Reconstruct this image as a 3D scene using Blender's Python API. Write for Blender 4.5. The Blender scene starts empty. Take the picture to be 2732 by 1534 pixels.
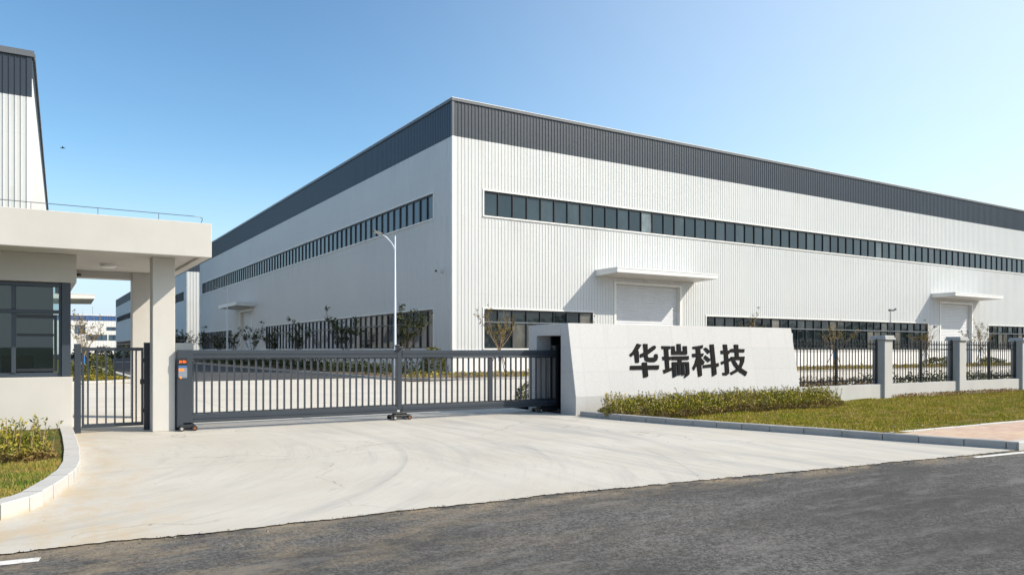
import bpy, bmesh, math, random
import numpy as np
from mathutils import Vector, Matrix, noise as mnoise
R=math.radians; PI=math.pi
random.seed(7); rng=np.random.default_rng(7)
sc=bpy.context.scene
COL=sc.collection

# ------------------------------------------------------------------ helpers
class MB:
    """collects faces and links them as ONE mesh object"""
    def __init__(s): s.v=[]; s.f=[]
    def poly(s,pts):
        n=len(s.v); s.v+= [tuple(p) for p in pts]; s.f.append(tuple(range(n,n+len(pts))))
    def box(s,x0,y0,z0,x1,y1,z1):
        n=len(s.v)
        s.v+=[(x0,y0,z0),(x1,y0,z0),(x1,y1,z0),(x0,y1,z0),(x0,y0,z1),(x1,y0,z1),(x1,y1,z1),(x0,y1,z1)]
        s.f+=[(n,n+3,n+2,n+1),(n+4,n+5,n+6,n+7),(n,n+1,n+5,n+4),(n+1,n+2,n+6,n+5),(n+2,n+3,n+7,n+6),(n+3,n,n+4,n+7)]
        return s
    def prism(s,pts,vec):
        """closed polygon extruded by a vector"""
        n=len(s.v); k=len(pts); vec=Vector(vec)
        s.v+=[tuple(p) for p in pts]+[tuple(Vector(p)+vec) for p in pts]
        s.f.append(tuple(range(n,n+k))); s.f.append(tuple(range(n+2*k-1,n+k-1,-1)))
        for i in range(k):
            j=(i+1)%k; s.f.append((n+i,n+j,n+k+j,n+k+i))
        return s
    def tube(s,pts,radii,n=6,cap=True):
        pts=[Vector(p) for p in pts]
        if not hasattr(radii,'__len__'): radii=[radii]*len(pts)
        base=len(s.v); up=Vector((0,0,1))
        for i,p in enumerate(pts):
            t=(pts[min(i+1,len(pts)-1)]-pts[max(i-1,0)]).normalized()
            a=t.cross(up)
            if a.length<.05: a=t.cross(Vector((1,0,0)))
            a.normalize(); b=t.cross(a)
            for k in range(n):
                an=2*PI*k/n+ .3
                s.v.append(tuple(p+(a*math.cos(an)+b*math.sin(an))*radii[i]))
        for i in range(len(pts)-1):
            for k in range(n):
                k2=(k+1)%n
                s.f.append((base+i*n+k,base+i*n+k2,base+(i+1)*n+k2,base+(i+1)*n+k))
        if cap:
            s.f.append(tuple(base+k for k in range(n-1,-1,-1)))
            e=base+(len(pts)-1)*n; s.f.append(tuple(e+k for k in range(n)))
        return s
    def cyl(s,p0,p1,r,n=16): return s.tube([p0,p1],r,n)
    def build(s,name,m,parent=None,smooth=False,bevel=0,fix=True):
        me=bpy.data.meshes.new(name); me.from_pydata(s.v,[],s.f)
        if fix:
            bm=bmesh.new(); bm.from_mesh(me); bmesh.ops.recalc_face_normals(bm,faces=bm.faces[:]); bm.to_mesh(me); bm.free()
        return link(name,me,m,parent,smooth,bevel)
def link(name,me,m,parent=None,smooth=False,bevel=0):
    me.materials.append(m)
    if smooth: me.polygons.foreach_set('use_smooth',[True]*len(me.polygons))
    o=bpy.data.objects.new(name,me); COL.objects.link(o)
    if parent is not None:
        o.parent=parent; o.matrix_parent_inverse=parent_inv(parent)
    if bevel:
        b=o.modifiers.new('bevel','BEVEL'); b.width=bevel; b.segments=2; b.limit_method='ANGLE'; b.angle_limit=R(40)
    return o
def parent_inv(p):
    # parts are modelled where they stand; undo the empty's own placement
    return Matrix.Translation(-Vector(p.location)) if p.type=='EMPTY' else Matrix.Identity(4)
def tag(o,label=None,cat=None,group=None,kind=None):
    if label: o['label']=label
    if cat: o['category']=cat
    if group: o['group']=group
    if kind: o['kind']=kind
    return o
def thing(name,label,cat,loc=(0,0,0),group=None):
    o=bpy.data.objects.new(name,None); COL.objects.link(o); o.location=loc; o.empty_display_size=.3
    return tag(o,label,cat,group)
def struct(o,kind='structure'): o['kind']=kind; return o
def children(o): return [c for c in bpy.data.objects if c.parent==o]
def copy_tree(o,parent=None):
    kids=children(o)
    c=o.copy(); COL.objects.link(c)
    if parent is not None: c.parent=parent
    for k in kids: copy_tree(k,c)
    return c

# ------------------------------------------------------------------ materials
class NT:
    def __init__(s,name):
        s.m=bpy.data.materials.new(name); s.m.use_nodes=True; s.t=s.m.node_tree
        s.b=s.t.nodes['Principled BSDF']; s.pos=None
    def n(s,typ,**kw):
        nd=s.t.nodes.new(typ)
        for k,v in kw.items(): setattr(nd,k,v)
        return nd
    def l(s,a,b): s.t.links.new(a,b)
    def set(s,inp,val):
        if hasattr(val,'is_linked') or isinstance(val,bpy.types.NodeSocket): s.l(val,inp)
        else: inp.default_value=val
    def P(s):
        if s.pos is None: s.pos=s.n('ShaderNodeNewGeometry').outputs['Position']
        return s.pos
    def math(s,op,a,b=None,clamp=False):
        nd=s.n('ShaderNodeMath',operation=op,use_clamp=clamp); s.set(nd.inputs[0],a)
        if b is not None: s.set(nd.inputs[1],b)
        return nd.outputs[0]
    def noise(s,scale=5,detail=4,rough=.55,vec=None,stretch=None,dist=0):
        nd=s.n('ShaderNodeTexNoise'); nd.inputs['Scale'].default_value=scale; nd.inputs['Detail'].default_value=detail
        nd.inputs['Roughness'].default_value=rough; nd.inputs['Distortion'].default_value=dist
        v=vec if vec is not None else s.P()
        if stretch:
            mp=s.n('ShaderNodeMapping'); s.l(v,mp.inputs[0]); mp.inputs['Scale'].default_value=stretch[:3]
            if len(stretch)>3: mp.inputs['Rotation'].default_value=(0,0,stretch[3])
            v=mp.outputs[0]
        s.l(v,nd.inputs['Vector']); return nd.outputs['Fac']
    def rng(s,v,a,b,c=0.,d=1.,smooth=False):
        nd=s.n('ShaderNodeMapRange'); nd.clamp=True
        if smooth: nd.interpolation_type='SMOOTHSTEP'
        s.set(nd.inputs[0],v); nd.inputs[1].default_value=a; nd.inputs[2].default_value=b; nd.inputs[3].default_value=c; nd.inputs[4].default_value=d
        return nd.outputs[0]
    def mix(s,f,a,b,mode='MIX'):
        nd=s.n('ShaderNodeMix',data_type='RGBA',blend_type=mode)
        s.set(nd.inputs[0],f)
        for i,x in ((6,a),(7,b)):
            if isinstance(x,tuple): nd.inputs[i].default_value=(x+(1,))[:4] if len(x)==3 else x
            else: s.l(x,nd.inputs[i])
        return nd.outputs[2]
    def ramp(s,f,stops):
        nd=s.n('ShaderNodeValToRGB'); e=nd.color_ramp.elements
        while len(e)<len(stops): e.new(.5)
        for el,(p,c) in zip(e,stops): el.position=p; el.color=c+(1,)
        s.l(f,nd.inputs[0]); return nd.outputs[0]
    def xyz(s):
        nd=s.n('ShaderNodeSeparateXYZ'); s.l(s.P(),nd.inputs[0]); return nd.outputs
    def bump(s,h,strength=.3,dist=.01):
        nd=s.n('ShaderNodeBump'); nd.inputs['Strength'].default_value=strength; nd.inputs['Distance'].default_value=dist
        s.l(h,nd.inputs['Height']); s.l(nd.outputs[0],s.b.inputs['Normal'])
    def done(s,col,rough=.6,metal=0,spec=None):
        if isinstance(col,tuple): s.b.inputs['Base Color'].default_value=col+(1,)
        else: s.l(col,s.b.inputs['Base Color'])
        s.set(s.b.inputs['Roughness'],rough); s.b.inputs['Metallic'].default_value=metal
        if spec is not None: s.b.inputs['Specular IOR Level'].default_value=spec
        return s.m
def c3(v): return (v,v,v)
M={}
def paint(name,col,rough=.45,var=.06,metal=0,scale=1.5,spec=.5):
    t=NT(name); f=t.noise(scale,5,.6); g=t.noise(scale*12,3)
    f=t.math('MULTIPLY_ADD',g,.4,); 
    t2=t.noise(scale,5,.6,stretch=(1,1,.35))
    c=t.mix(t.rng(t2,.3,.7),tuple(x*(1-var) for x in col),tuple(min(1,x*(1+var)) for x in col))
    r=t.rng(g,.3,.7,max(.05,rough-.06),rough+.06)
    M[name]=t.done(c,r,metal,spec); return M[name]
t=NT('white_cladding'); x=t.xyz(); al=t.math('ADD',x[0],x[1])
sh=t.n('ShaderNodeTexWhiteNoise',noise_dimensions='1D'); t.l(t.math('FLOOR',t.math('DIVIDE',al,.822)),sh.inputs[1])
big=t.noise(.18,4,.6); c=t.mix(t.rng(big,.3,.7),(.535,.552,.558),(.57,.585,.587)); c=t.mix(t.math('MULTIPLY',sh.outputs[0],.14),c,(.50,.515,.52))
lap=None
for zz in (5.55,10.35,14.2):
    q=t.rng(t.math('ABSOLUTE',t.math('SUBTRACT',x[2],zz)),.0,.035,1,0); lap=q if lap is None else t.math('MAXIMUM',lap,q)
c=t.mix(t.math('MULTIPLY',lap,.22),c,(.36,.37,.38))
run=t.noise(1.,4,.65,stretch=(2.6,2.6,.07)); dirt=None
for zz,ln in ((11.08,2.6),(16.45,1.8),(1.55,-.9)):
    q=t.rng(t.math('SUBTRACT',zz,x[2]),.0,ln,1,0) if ln>0 else t.rng(t.math('SUBTRACT',x[2],zz),0,.8,1,0)
    if ln>0: q=t.math('MULTIPLY',q,t.math('LESS_THAN',x[2],zz))
    dirt=q if dirt is None else t.math('MAXIMUM',dirt,q)
c=t.mix(t.math('MULTIPLY',t.math('MULTIPLY',dirt,t.rng(run,.5,.72)),.40),c,(.38,.365,.33))
M['white_cladding']=t.done(c,t.rng(t.noise(3,3),.3,.7,.36,.5))
paint('dark_band',(.026,.038,.056),.4,.06,scale=.6)
paint('coping_metal',(.11,.12,.135),.4,.05)
paint('flashing',(.72,.73,.74),.35,.04)
paint('trim_white',(.72,.72,.70),.4,.04)
paint('gate_metal',(.031,.040,.053),.38,.06,scale=2)
paint('gate_dark',(.018,.023,.031),.4,.08,scale=3)
paint('black_metal',(.012,.014,.017),.4,.1)
paint('window_frame',(.02,.024,.03),.35,.1)
paint('guard_frame',(.038,.050,.068),.38,.06)
paint('mullion_grey',(.13,.15,.17),.35,.1)
paint('door_steel',(.62,.64,.67),.38,.03)
paint('canopy_metal',(.66,.67,.66),.42,.04)
paint('letter_black',(.008,.0075,.0075),.5,.1,spec=.06)
paint('lamp_pole_white',(.55,.60,.67),.35,.03)
paint('lamp_head_grey',(.09,.10,.11),.4,.05)
paint('rubber',(.012,.012,.012),.6,.1)
paint('rim_orange',(.22,.07,.025),.4,.1)
paint('rim_silver',(.5,.48,.46),.3,.1,metal=.6)
paint('rail_steel',(.30,.31,.33),.35,.15,metal=.7)
paint('blue_wrap',(.02,.16,.48),.6,.2)
paint('stake_wood',(.20,.15,.10),.8,.2)
paint('white_plastic',(.78,.78,.77),.4,.02)
paint('blue_band',(.045,.11,.27),.5,.04)
paint('far_white',(.72,.72,.71),.6,.04,scale=.2)
paint('display_blue',(.05,.14,.32),.4,.1)
paint('display_grey',(.20,.23,.28),.4,.1)
paint('bird_dark',(.03,.03,.035),.8,.1)
def emit(name,col,st):
    t=NT(name); t.b.inputs['Emission Color'].default_value=col+(1,); t.b.inputs['Emission Strength'].default_value=st
    M[name]=t.done(col,.5)
emit('led_orange',(1.0,.17,.01),.75)
# plaster
t=NT('plaster'); f=t.noise(.9,5,.6); g=t.noise(60,4,.6); h=t.noise(3,4,.6,stretch=(1,1,.3))
c=t.mix(t.rng(f,.3,.7),(.485,.47,.44),(.535,.52,.495)); c=t.mix(t.rng(h,.55,.8,0,.3),c,(.43,.415,.39))
t.bump(g,.25,.004); M['plaster']=t.done(c,.85)
t=NT('wall_plaster'); f=t.noise(1.3,5,.6,stretch=(1,1,.4)); g=t.noise(70,4,.6)
c=t.mix(t.rng(f,.3,.75),(.40,.40,.395),(.47,.468,.46)); t.bump(g,.25,.004); M['wall_plaster']=t.done(c,.85)
t=NT('cap_grey'); c=t.mix(t.rng(t.noise(4),.3,.7),(.38,.385,.39),(.44,.445,.45)); M['cap_grey']=t.done(c,.8)
# granite: speckle and joints, mapped on x (or y) and z
def granite(name,axis,base=(.475,.478,.488)):
    t=NT(name); x=t.xyz(); cb=t.n('ShaderNodeCombineXYZ'); t.l(x[axis],cb.inputs[0]); t.l(x[2],cb.inputs[1])
    br=t.n('ShaderNodeTexBrick',offset=0.,squash=1.); mp=t.n('ShaderNodeMapping'); t.l(cb.outputs[0],mp.inputs[0]); mp.inputs['Location'].default_value=(.12,-.45,0)
    t.l(mp.outputs[0],br.inputs['Vector']); br.inputs['Scale'].default_value=1; br.inputs['Brick Width'].default_value=.78; br.inputs['Row Height'].default_value=.605
    br.inputs['Mortar Size'].default_value=.006; br.inputs['Mortar Smooth'].default_value=.1; br.inputs['Bias'].default_value=0
    br.inputs['Color1'].default_value=(1,1,1,1); br.inputs['Color2'].default_value=(.955,.96,.965,1); br.inputs['Mortar'].default_value=(.83,.83,.83,1)
    s1=t.noise(130,2,.6); s2=t.noise(55,2,.6); big=t.noise(.8,4,.6)
    c=t.mix(t.rng(s1,.42,.6),tuple(v*.80 for v in base),tuple(v*1.10 for v in base)); c=t.mix(t.rng(s2,.55,.68,0,.35),c,tuple(v*.6 for v in base))
    c=t.mix(t.rng(big,.3,.7,0,.12),c,(.5,.49,.47))
    c=t.mix(1.,c,br.outputs['Color'],'MULTIPLY'); sp=t.math('MULTIPLY',t.rng(t.math('ADD',x[2],t.math('MULTIPLY',t.noise(4,5,.7),.3)),.12,.55,1,0),t.rng(t.noise(9,5,.7),.3,.7)); c=t.mix(t.math('MULTIPLY',sp,.45),c,(.27,.24,.19))
    dr=t.math('MULTIPLY',t.rng(t.noise(1,5,.65,stretch=(5,5,.35)),.54,.74),t.rng(x[2],1.2,2.3)); c=t.mix(t.math('MULTIPLY',dr,.3),c,(.27,.265,.25))
    M[name]=t.done(c,.55); t.bump(s1,.12,.003)
granite('granite_front',0); granite('granite_side',1)
t=NT('kerb_stone'); s1=t.noise(90,3,.6); b=t.noise(1.7,4,.6); d=t.noise(9,4,.7)
c=t.mix(t.rng(b,.3,.7),(.285,.28,.268),(.385,.375,.36)); c=t.mix(t.rng(s1,.5,.68,0,.35),c,(.24,.245,.25)); c=t.mix(t.rng(d,.62,.75,0,.5),c,(.20,.19,.17)); M['kerb_stone']=t.done(c,.8); t.bump(s1,.2,.004)
t=NT('kerb_stone_pale'); s1=t.noise(90,3,.6); b=t.noise(1.7,4,.6); z=t.xyz()[2]
c=t.mix(t.rng(b,.3,.7),(.43,.42,.40),(.50,.49,.47)); c=t.mix(t.rng(s1,.5,.68,0,.25),c,(.30,.29,.28)); d=t.math('MULTIPLY',t.rng(z,.0,.05,1,0),t.rng(t.noise(8),.35,.65)); c=t.mix(t.math('MULTIPLY',d,.7),c,(.45,.33,.19)); M['kerb_stone_pale']=t.done(c,.8); t.bump(s1,.2,.004)
# concrete driveway: sweeping tyre wear round the left bed, joints, sand by the kerb
t=NT('driveway_concrete'); x=t.xyz()
dx=t.math('ADD',x[0],2.2); dy=t.math('SUBTRACT',x[1],13.5)
rr=t.math('SQRT',t.math('ADD',t.math('MULTIPLY',dx,dx),t.math('MULTIPLY',dy,dy))); th=t.math('ARCTAN2',dy,dx)
cb=t.n('ShaderNodeCombineXYZ'); t.l(t.math('MULTIPLY',rr,2.6),cb.inputs[0]); t.l(t.math('MULTIPLY',th,2.2),cb.inputs[1]); pv=cb.outputs[0]
st1=t.noise(1.,6,.62,vec=pv,dist=.4); st2=t.noise(5.,5,.7,vec=pv,dist=.3)
kx=t.noise(1.,6,.66,stretch=(2.3,.22,1,-.16),dist=.35); kx2=t.noise(1.,6,.7,stretch=(7.5,.5,1,-.16),dist=.3); wx=t.rng(x[0],3.,8.)
blot=t.noise(.55,5,.6); fine=t.noise(45,4,.7); mid=t.noise(6,5,.65)
c=t.mix(t.rng(blot,.3,.7),(.475,.435,.37),(.55,.52,.465))
c=t.mix(t.rng(st1,.50,.72,0,.7,True),c,(.40,.38,.35)); c=t.mix(t.rng(st2,.54,.75,0,.55),c,(.36,.35,.34)); c=t.mix(t.rng(st2,.25,.42,.45,0),c,(.60,.59,.56))
c=t.mix(t.math('MULTIPLY',t.rng(kx,.47,.66,0,.85,True),wx),c,(.375,.36,.335)); c=t.mix(t.math('MULTIPLY',t.rng(kx2,.52,.70,0,.65),wx),c,(.36,.345,.325)); c=t.mix(t.math('MULTIPLY',t.rng(kx2,.28,.44,.5,0),wx),c,(.63,.61,.56))
band=None
for r0,w in ((5.85,.16),(6.15,.10),(7.55,.16),(9.6,.2),(11.4,.2)):
    q=t.rng(t.math('ABSOLUTE',t.math('SUBTRACT',rr,r0)),0,w,1,0,True); band=q if band is None else t.math('MAXIMUM',band,q)
cb2=t.n('ShaderNodeCombineXYZ'); t.l(t.math('MULTIPLY',rr,22),cb2.inputs[0]); t.l(t.math('MULTIPLY',th,1.2),cb2.inputs[1])
bn=t.math('MULTIPLY',band,t.rng(t.noise(1,4,.6,vec=cb2.outputs[0]),.42,.62)); bn=t.math('MULTIPLY',bn,t.rng(t.noise(.45,3),.4,.62))
c=t.mix(t.math('MULTIPLY',bn,.5),c,(.25,.245,.24))
sx=t.rng(t.math('ADD',x[0],t.math('MULTIPLY',t.math('SUBTRACT',t.noise(1.2,4),.5),1.6)),.35,1.7,1,0,True)
sand=t.math('MULTIPLY',sx,t.rng(t.noise(2.6,5,.7,stretch=(1,.45,1)),.42,.68)); c=t.mix(t.math('MULTIPLY',sand,.75),c,(.50,.36,.19))
sp=t.rng(t.noise(3.4,6,.75,stretch=(.6,1,1)),.66,.74,0,.5); c=t.mix(sp,c,(.52,.42,.28))
wob=t.math('MULTIPLY',t.math('SUBTRACT',t.noise(2,4),.5),.05)
for ax,v in ((1,11.3),(0,6.9),(1,15.1)):
    ln=t.rng(t.math('ABSOLUTE',t.math('SUBTRACT',t.math('ADD',x[ax],wob),v)),.004,.016,1,0); ln=t.math('MULTIPLY',ln,t.rng(t.noise(.9,3),.35,.6,.15,.8)); c=t.mix(ln,c,(.22,.21,.20))
vc=t.n('ShaderNodeTexVoronoi',feature='DISTANCE_TO_EDGE'); wv=t.n('ShaderNodeVectorMath',operation='ADD'); nz=t.n('ShaderNodeTexNoise'); nz.inputs['Scale'].default_value=1.3; nz.inputs['Detail'].default_value=6; t.l(t.P(),nz.inputs['Vector']); t.l(t.P(),wv.inputs[0]); t.l(nz.outputs['Color'],wv.inputs[1]); t.l(wv.outputs[0],vc.inputs['Vector']); vc.inputs['Scale'].default_value=.22
crk=t.math('MULTIPLY',t.rng(vc.outputs['Distance'],.0008,.004,1,0),t.rng(t.noise(.35,3),.46,.6)); c=t.mix(t.math('MULTIPLY',crk,.7),c,(.17,.16,.15))
oil=t.rng(t.noise(1.1,3,.5),.70,.76,0,.4); c=t.mix(oil,c,(.25,.24,.22))
c=t.mix(t.rng(fine,.35,.65,0,.22),c,(.32,.31,.29)); M['driveway_concrete']=t.done(c,.8); t.bump(t.math('ADD',fine,t.math('MULTIPLY',mid,.5)),.18,.006)
# yard slabs
t=NT('yard_concrete'); x=t.xyz(); b=t.noise(.25,5,.6); s=t.noise(1.,5,.6,stretch=(.25,1.6,1)); g=t.noise(35,3,.6)
c=t.mix(t.rng(b,.3,.7),(.53,.49,.425),(.61,.57,.51)); c=t.mix(t.rng(s,.5,.75,0,.5),c,(.38,.355,.32))
for ax in (0,1):
    fr=t.math('ABSOLUTE',t.math('SUBTRACT',t.math('FRACT',t.math('DIVIDE',x[ax],4.5)),.5)); c=t.mix(t.rng(fr,.4955,.499,0,.7),c,(.2,.19,.18))
c=t.mix(t.rng(g,.4,.65,0,.15),c,(.33,.31,.28)); M['yard_concrete']=t.done(c,.85)
# asphalt
def asphalt(name,base,patch=True):
    t=NT(name); f1=t.noise(38,5,.8); f2=t.noise(190,2,.6); p=t.noise(.5,5,.6,stretch=(.45,1.3,1,.12)); q=t.noise(2.4,5,.65,stretch=(.4,1.4,1,.1)); x=t.xyz()
    vo=t.n('ShaderNodeTexVoronoi'); t.l(t.P(),vo.inputs['Vector']); vo.inputs['Scale'].default_value=95
    c=t.mix(t.rng(f1,.41,.60),tuple(v*.38 for v in base),tuple(v*1.6 for v in base)); c=t.mix(t.rng(vo.outputs['Distance'],.28,.08,0,.30),c,tuple(v*1.9 for v in base))
    c=t.mix(t.rng(p,.42,.62,0,.75),c,tuple(v*.48 for v in base)); c=t.mix(t.rng(q,.32,.48,.45,0),c,tuple(v*1.75 for v in base)); m3=t.noise(9,4,.65,stretch=(.7,1.2,1)); c=t.mix(t.rng(m3,.5,.66,0,.6),c,tuple(v*.45 for v in base))
    if patch:
        reg=t.math('MULTIPLY',t.rng(x[1],3.6,6.2),t.rng(x[0],-1,6.5,1,.0)); sd=t.math('MULTIPLY',t.rng(t.noise(1.25,6,.72,stretch=(.8,1.6,1)),.46,.62),reg)
        dd=t.math('SUBTRACT',t.math('SUBTRACT',7.22,t.math('MULTIPLY',x[0],.085)),x[1]); eg=t.math('MULTIPLY',t.rng(dd,.0,.42,1,0),t.rng(t.noise(2.2,6,.7,stretch=(.6,1,1)),.42,.58)); sd=t.math('MAXIMUM',sd,eg)
        c=t.mix(t.math('MULTIPLY',sd,t.rng(f1,.3,.6,.35,.85)),c,(.34,.27,.185)); sp=t.rng(t.noise(1.9,6,.7,stretch=(.35,1.3,1,.1)),.69,.74,0,.65); c=t.mix(sp,c,(.36,.33,.28))
    M[name]=t.done(c,.92,spec=.15); t.bump(t.math('ADD',f1,t.math('MULTIPLY',f2,.6)),.8,.012)
asphalt('road_asphalt',(.126,.122,.117)); asphalt('inner_asphalt',(.085,.087,.092),False)
t=NT('road_paint'); w=t.noise(14,5,.7); w2=t.noise(2,4,.6); c=t.mix(t.rng(w,.52,.68,0,.75),(.66,.65,.62),(.22,.21,.20)); c=t.mix(t.rng(w2,.5,.8,0,.4),c,(.45,.42,.36)); M['road_paint']=t.done(c,.8)
# paving
t=NT('pavers'); br=t.n('ShaderNodeTexBrick',offset=.5); t.l(t.P(),br.inputs['Vector']); br.inputs['Scale'].default_value=1; br.inputs['Brick Width'].default_value=.22; br.inputs['Row Height'].default_value=.11; br.inputs['Mortar Size'].default_value=.006
br.inputs['Color1'].default_value=(.46,.30,.225,1); br.inputs['Color2'].default_value=(.54,.40,.31,1); br.inputs['Mortar'].default_value=(.30,.22,.16,1)
b=t.noise(.9,5,.65); c=t.mix(t.rng(b,.42,.68,0,.7),br.outputs['Color'],(.58,.44,.29)); b2=t.noise(2.2,5,.7,stretch=(.4,1.5,1)); c=t.mix(t.rng(b2,.6,.75,0,.6),c,(.26,.18,.13)); M['pavers']=t.done(c,.85)
# soil, lawn
t=NT('soil'); b=t.noise(3,5,.7); c=t.mix(t.rng(b,.3,.7),(.10,.07,.045),(.24,.17,.10)); M['soil']=t.done(c,.95); t.bump(t.noise(18,5,.7),.6,.03)
t=NT('ground_earth'); b=t.noise(.05,5,.7); c=t.mix(t.rng(b,.3,.7),(.045,.065,.025),(.075,.08,.035)); M['ground_earth']=t.done(c,.95)
def grassmat(name,island,greens,tan):
    t=NT(name); b=t.noise(.55,5,.7); d=t.noise(1.7,6,.75,stretch=(.7,1.3,1)); x=t.xyz()
    c=t.mix(t.rng(b,.40,.64),greens[0],greens[1]); c=t.mix(t.rng(d,.47,.62,0,.9),c,tan)
    if island:
        g=t.n('ShaderNodeNewGeometry').outputs['Random Per Island']
        c=t.mix(t.rng(g,.0,1,0,.55),c,greens[2]); g2=t.math('FRACT',t.math('MULTIPLY',g,17.3)); c=t.mix(t.rng(g2,.72,.8,0,.8),c,tan)
    else:
        c=t.mix(t.rng(t.noise(30,4,.7),.4,.65,0,.6),c,(.05,.045,.018)); t.bump(t.noise(40,4,.7),.8,.03)
    M[name]=t.done(c,.9,spec=.03)
grassmat('lawn_base',False,((.14,.14,.014),(.20,.155,.025),(.15,.14,.03)),(.29,.20,.07))
grassmat('lawn_blades',True,((.26,.30,.018),(.37,.31,.035),(.16,.18,.010)),(.52,.37,.12))
grassmat('bed_base',False,((.05,.11,.02),(.16,.13,.045),(.05,.08,.02)),(.30,.21,.09))
grassmat('bed_blades',True,((.08,.19,.016),(.36,.27,.07),(.06,.14,.012)),(.50,.35,.12))
def leafmat(name,stops,low=None,rough=.55):
    t=NT(name); g=t.n('ShaderNodeNewGeometry').outputs['Random Per Island']; c=t.ramp(g,stops); x=t.xyz()
    pch=t.noise(1.6,3,.6); c=t.mix(t.rng(pch,.45,.7,0,.45),c,stops[-2][1])
    if low:
        k=t.math('ADD',x[2],t.math('MULTIPLY',t.math('SUBTRACT',t.noise(5,3),.5),.25)); c=t.mix(t.rng(k,low[0],low[1],.8,0),c,low[2])
    t.done(c,rough,spec=.22)
    tr=t.n('ShaderNodeBsdfTranslucent'); t.l(c,tr.inputs[0]); mx=t.n('ShaderNodeMixShader'); mx.inputs[0].default_value=.13
    out=t.t.nodes['Material Output']; t.l(t.b.outputs[0],mx.inputs[1]); t.l(tr.outputs[0],mx.inputs[2]); t.l(mx.outputs[0],out.inputs[0]); M[name]=t.m
leafmat('hedge_leaf',[(0,(.04,.055,.006)),(.3,(.10,.13,.008)),(.6,(.23,.245,.010)),(.82,(.52,.43,.014)),(.95,(.42,.30,.10)),(1,(.5,.45,.3))],(.08,.24,(.17,.11,.055)))
leafmat('bed_leaf',[(0,(.04,.07,.012)),(.3,(.11,.15,.018)),(.6,(.23,.25,.028)),(.85,(.44,.36,.04)),(1,(.45,.32,.1))],(.16,.34,(.30,.17,.09)))
leafmat('dark_leaf',[(0,(.012,.02,.008)),(.4,(.025,.04,.012)),(.8,(.05,.065,.018)),(.95,(.07,.08,.02)),(1,(.09,.08,.03))])  # dark tones; shade painted into the leaves of the shaded saplings and hedge
leafmat('bush_leaf',[(0,(.03,.045,.012)),(.4,(.07,.085,.018)),(.75,(.12,.13,.025)),(.95,(.2,.18,.04)),(1,(.22,.2,.06))])
leafmat('yellow_leaf',[(0,(.08,.08,.012)),(.4,(.22,.18,.02)),(.8,(.36,.29,.03)),(.95,(.42,.32,.05)),(1,(.3,.2,.08))])
leafmat('rust_leaf',[(0,(.10,.05,.02)),(.3,(.24,.12,.05)),(.6,(.34,.19,.08)),(.85,(.30,.25,.10)),(1,(.12,.14,.03))])
leafmat('tree_leaf',[(0,(.05,.05,.018)),(.35,(.12,.10,.03)),(.7,(.21,.165,.04)),(.9,(.26,.19,.06)),(1,(.09,.08,.03))])
t=NT('bark'); b=t.noise(20,4,.7); c=t.mix(t.rng(b,.3,.7),(.22,.15,.085),(.36,.26,.15)); M['bark']=t.done(c,.85)
t=NT('bark_in_shade'); b=t.noise(20,4,.7); c=t.mix(t.rng(b,.3,.7),(.05,.042,.03),(.10,.08,.06)); M['bark_in_shade']=t.done(c,.85)  # darker copy of bark, shade painted in for saplings along the shaded wall
# glass: dark reflective panes, each pane a little different (what stands behind it, and reflections painted into its colour)
def glass(name,stops,ior=1.9,rough=.03):
    t=NT(name); g=t.n('ShaderNodeNewGeometry').outputs['Random Per Island']; c=t.ramp(g,stops)
    q=t.noise(.9,4,.6,stretch=(1,1,.5)); c=t.mix(t.rng(q,.4,.7,0,.6),c,stops[0][1])
    t.done(c,rough); t.b.inputs['IOR'].default_value=ior; w=t.noise(.7,2,.5); t.bump(w,.05,.02); M[name]=t.m
glass('glass_upper',[(0,(.014,.030,.043)),(.4,(.022,.042,.056)),(.75,(.035,.058,.074)),(.95,(.05,.078,.092)),(.975,(.22,.27,.29)),(1,(.18,.24,.26))],1.55)
glass('glass_lower',[(0,(.006,.011,.014)),(.4,(.012,.019,.022)),(.7,(.03,.04,.044)),(.86,(.06,.07,.07)),(.93,(.15,.15,.135)),(1,(.22,.215,.19))],1.5)
glass('glass_side_lower',[(0,(.02,.026,.03)),(.3,(.05,.058,.06)),(.55,(.12,.13,.135)),(.8,(.18,.19,.19)),(.9,(.23,.235,.225)),(1,(.05,.06,.065))],1.45)
glass('glass_side_upper',[(0,(.045,.065,.08)),(.5,(.07,.095,.115)),(.8,(.11,.14,.16)),(1,(.05,.07,.085))],1.45)
t=NT('guard_glass'); tr=t.n('ShaderNodeBsdfTransparent'); tr.inputs[0].default_value=(.42,.55,.55,1); gl=t.n('ShaderNodeBsdfGlossy'); gl.inputs['Roughness'].default_value=.015; gl.inputs[0].default_value=(.86,.95,.95,1)
fr=t.n('ShaderNodeFresnel'); fr.inputs[0].default_value=1.75; mx=t.n('ShaderNodeMixShader'); t.l(fr.outputs[0],mx.inputs[0]); t.l(tr.outputs[0],mx.inputs[1]); t.l(gl.outputs[0],mx.inputs[2]); t.l(mx.outputs[0],t.t.nodes['Material Output'].inputs[0]); M['guard_glass']=t.m
paint('room_wall',(.30,.32,.31),.9,.05); paint('desk_top',(.50,.49,.46),.5,.05)
glass('far_glass',[(0,(.04,.07,.11)),(.5,(.07,.11,.16)),(1,(.13,.2,.26))],1.5)

t=NT('grit'); g=t.n('ShaderNodeNewGeometry').outputs['Random Per Island']; M['grit']=t.done(t.ramp(g,[(0,(.04,.04,.04)),(.6,(.13,.115,.10)),(1,(.30,.26,.20))]),.9)

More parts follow.
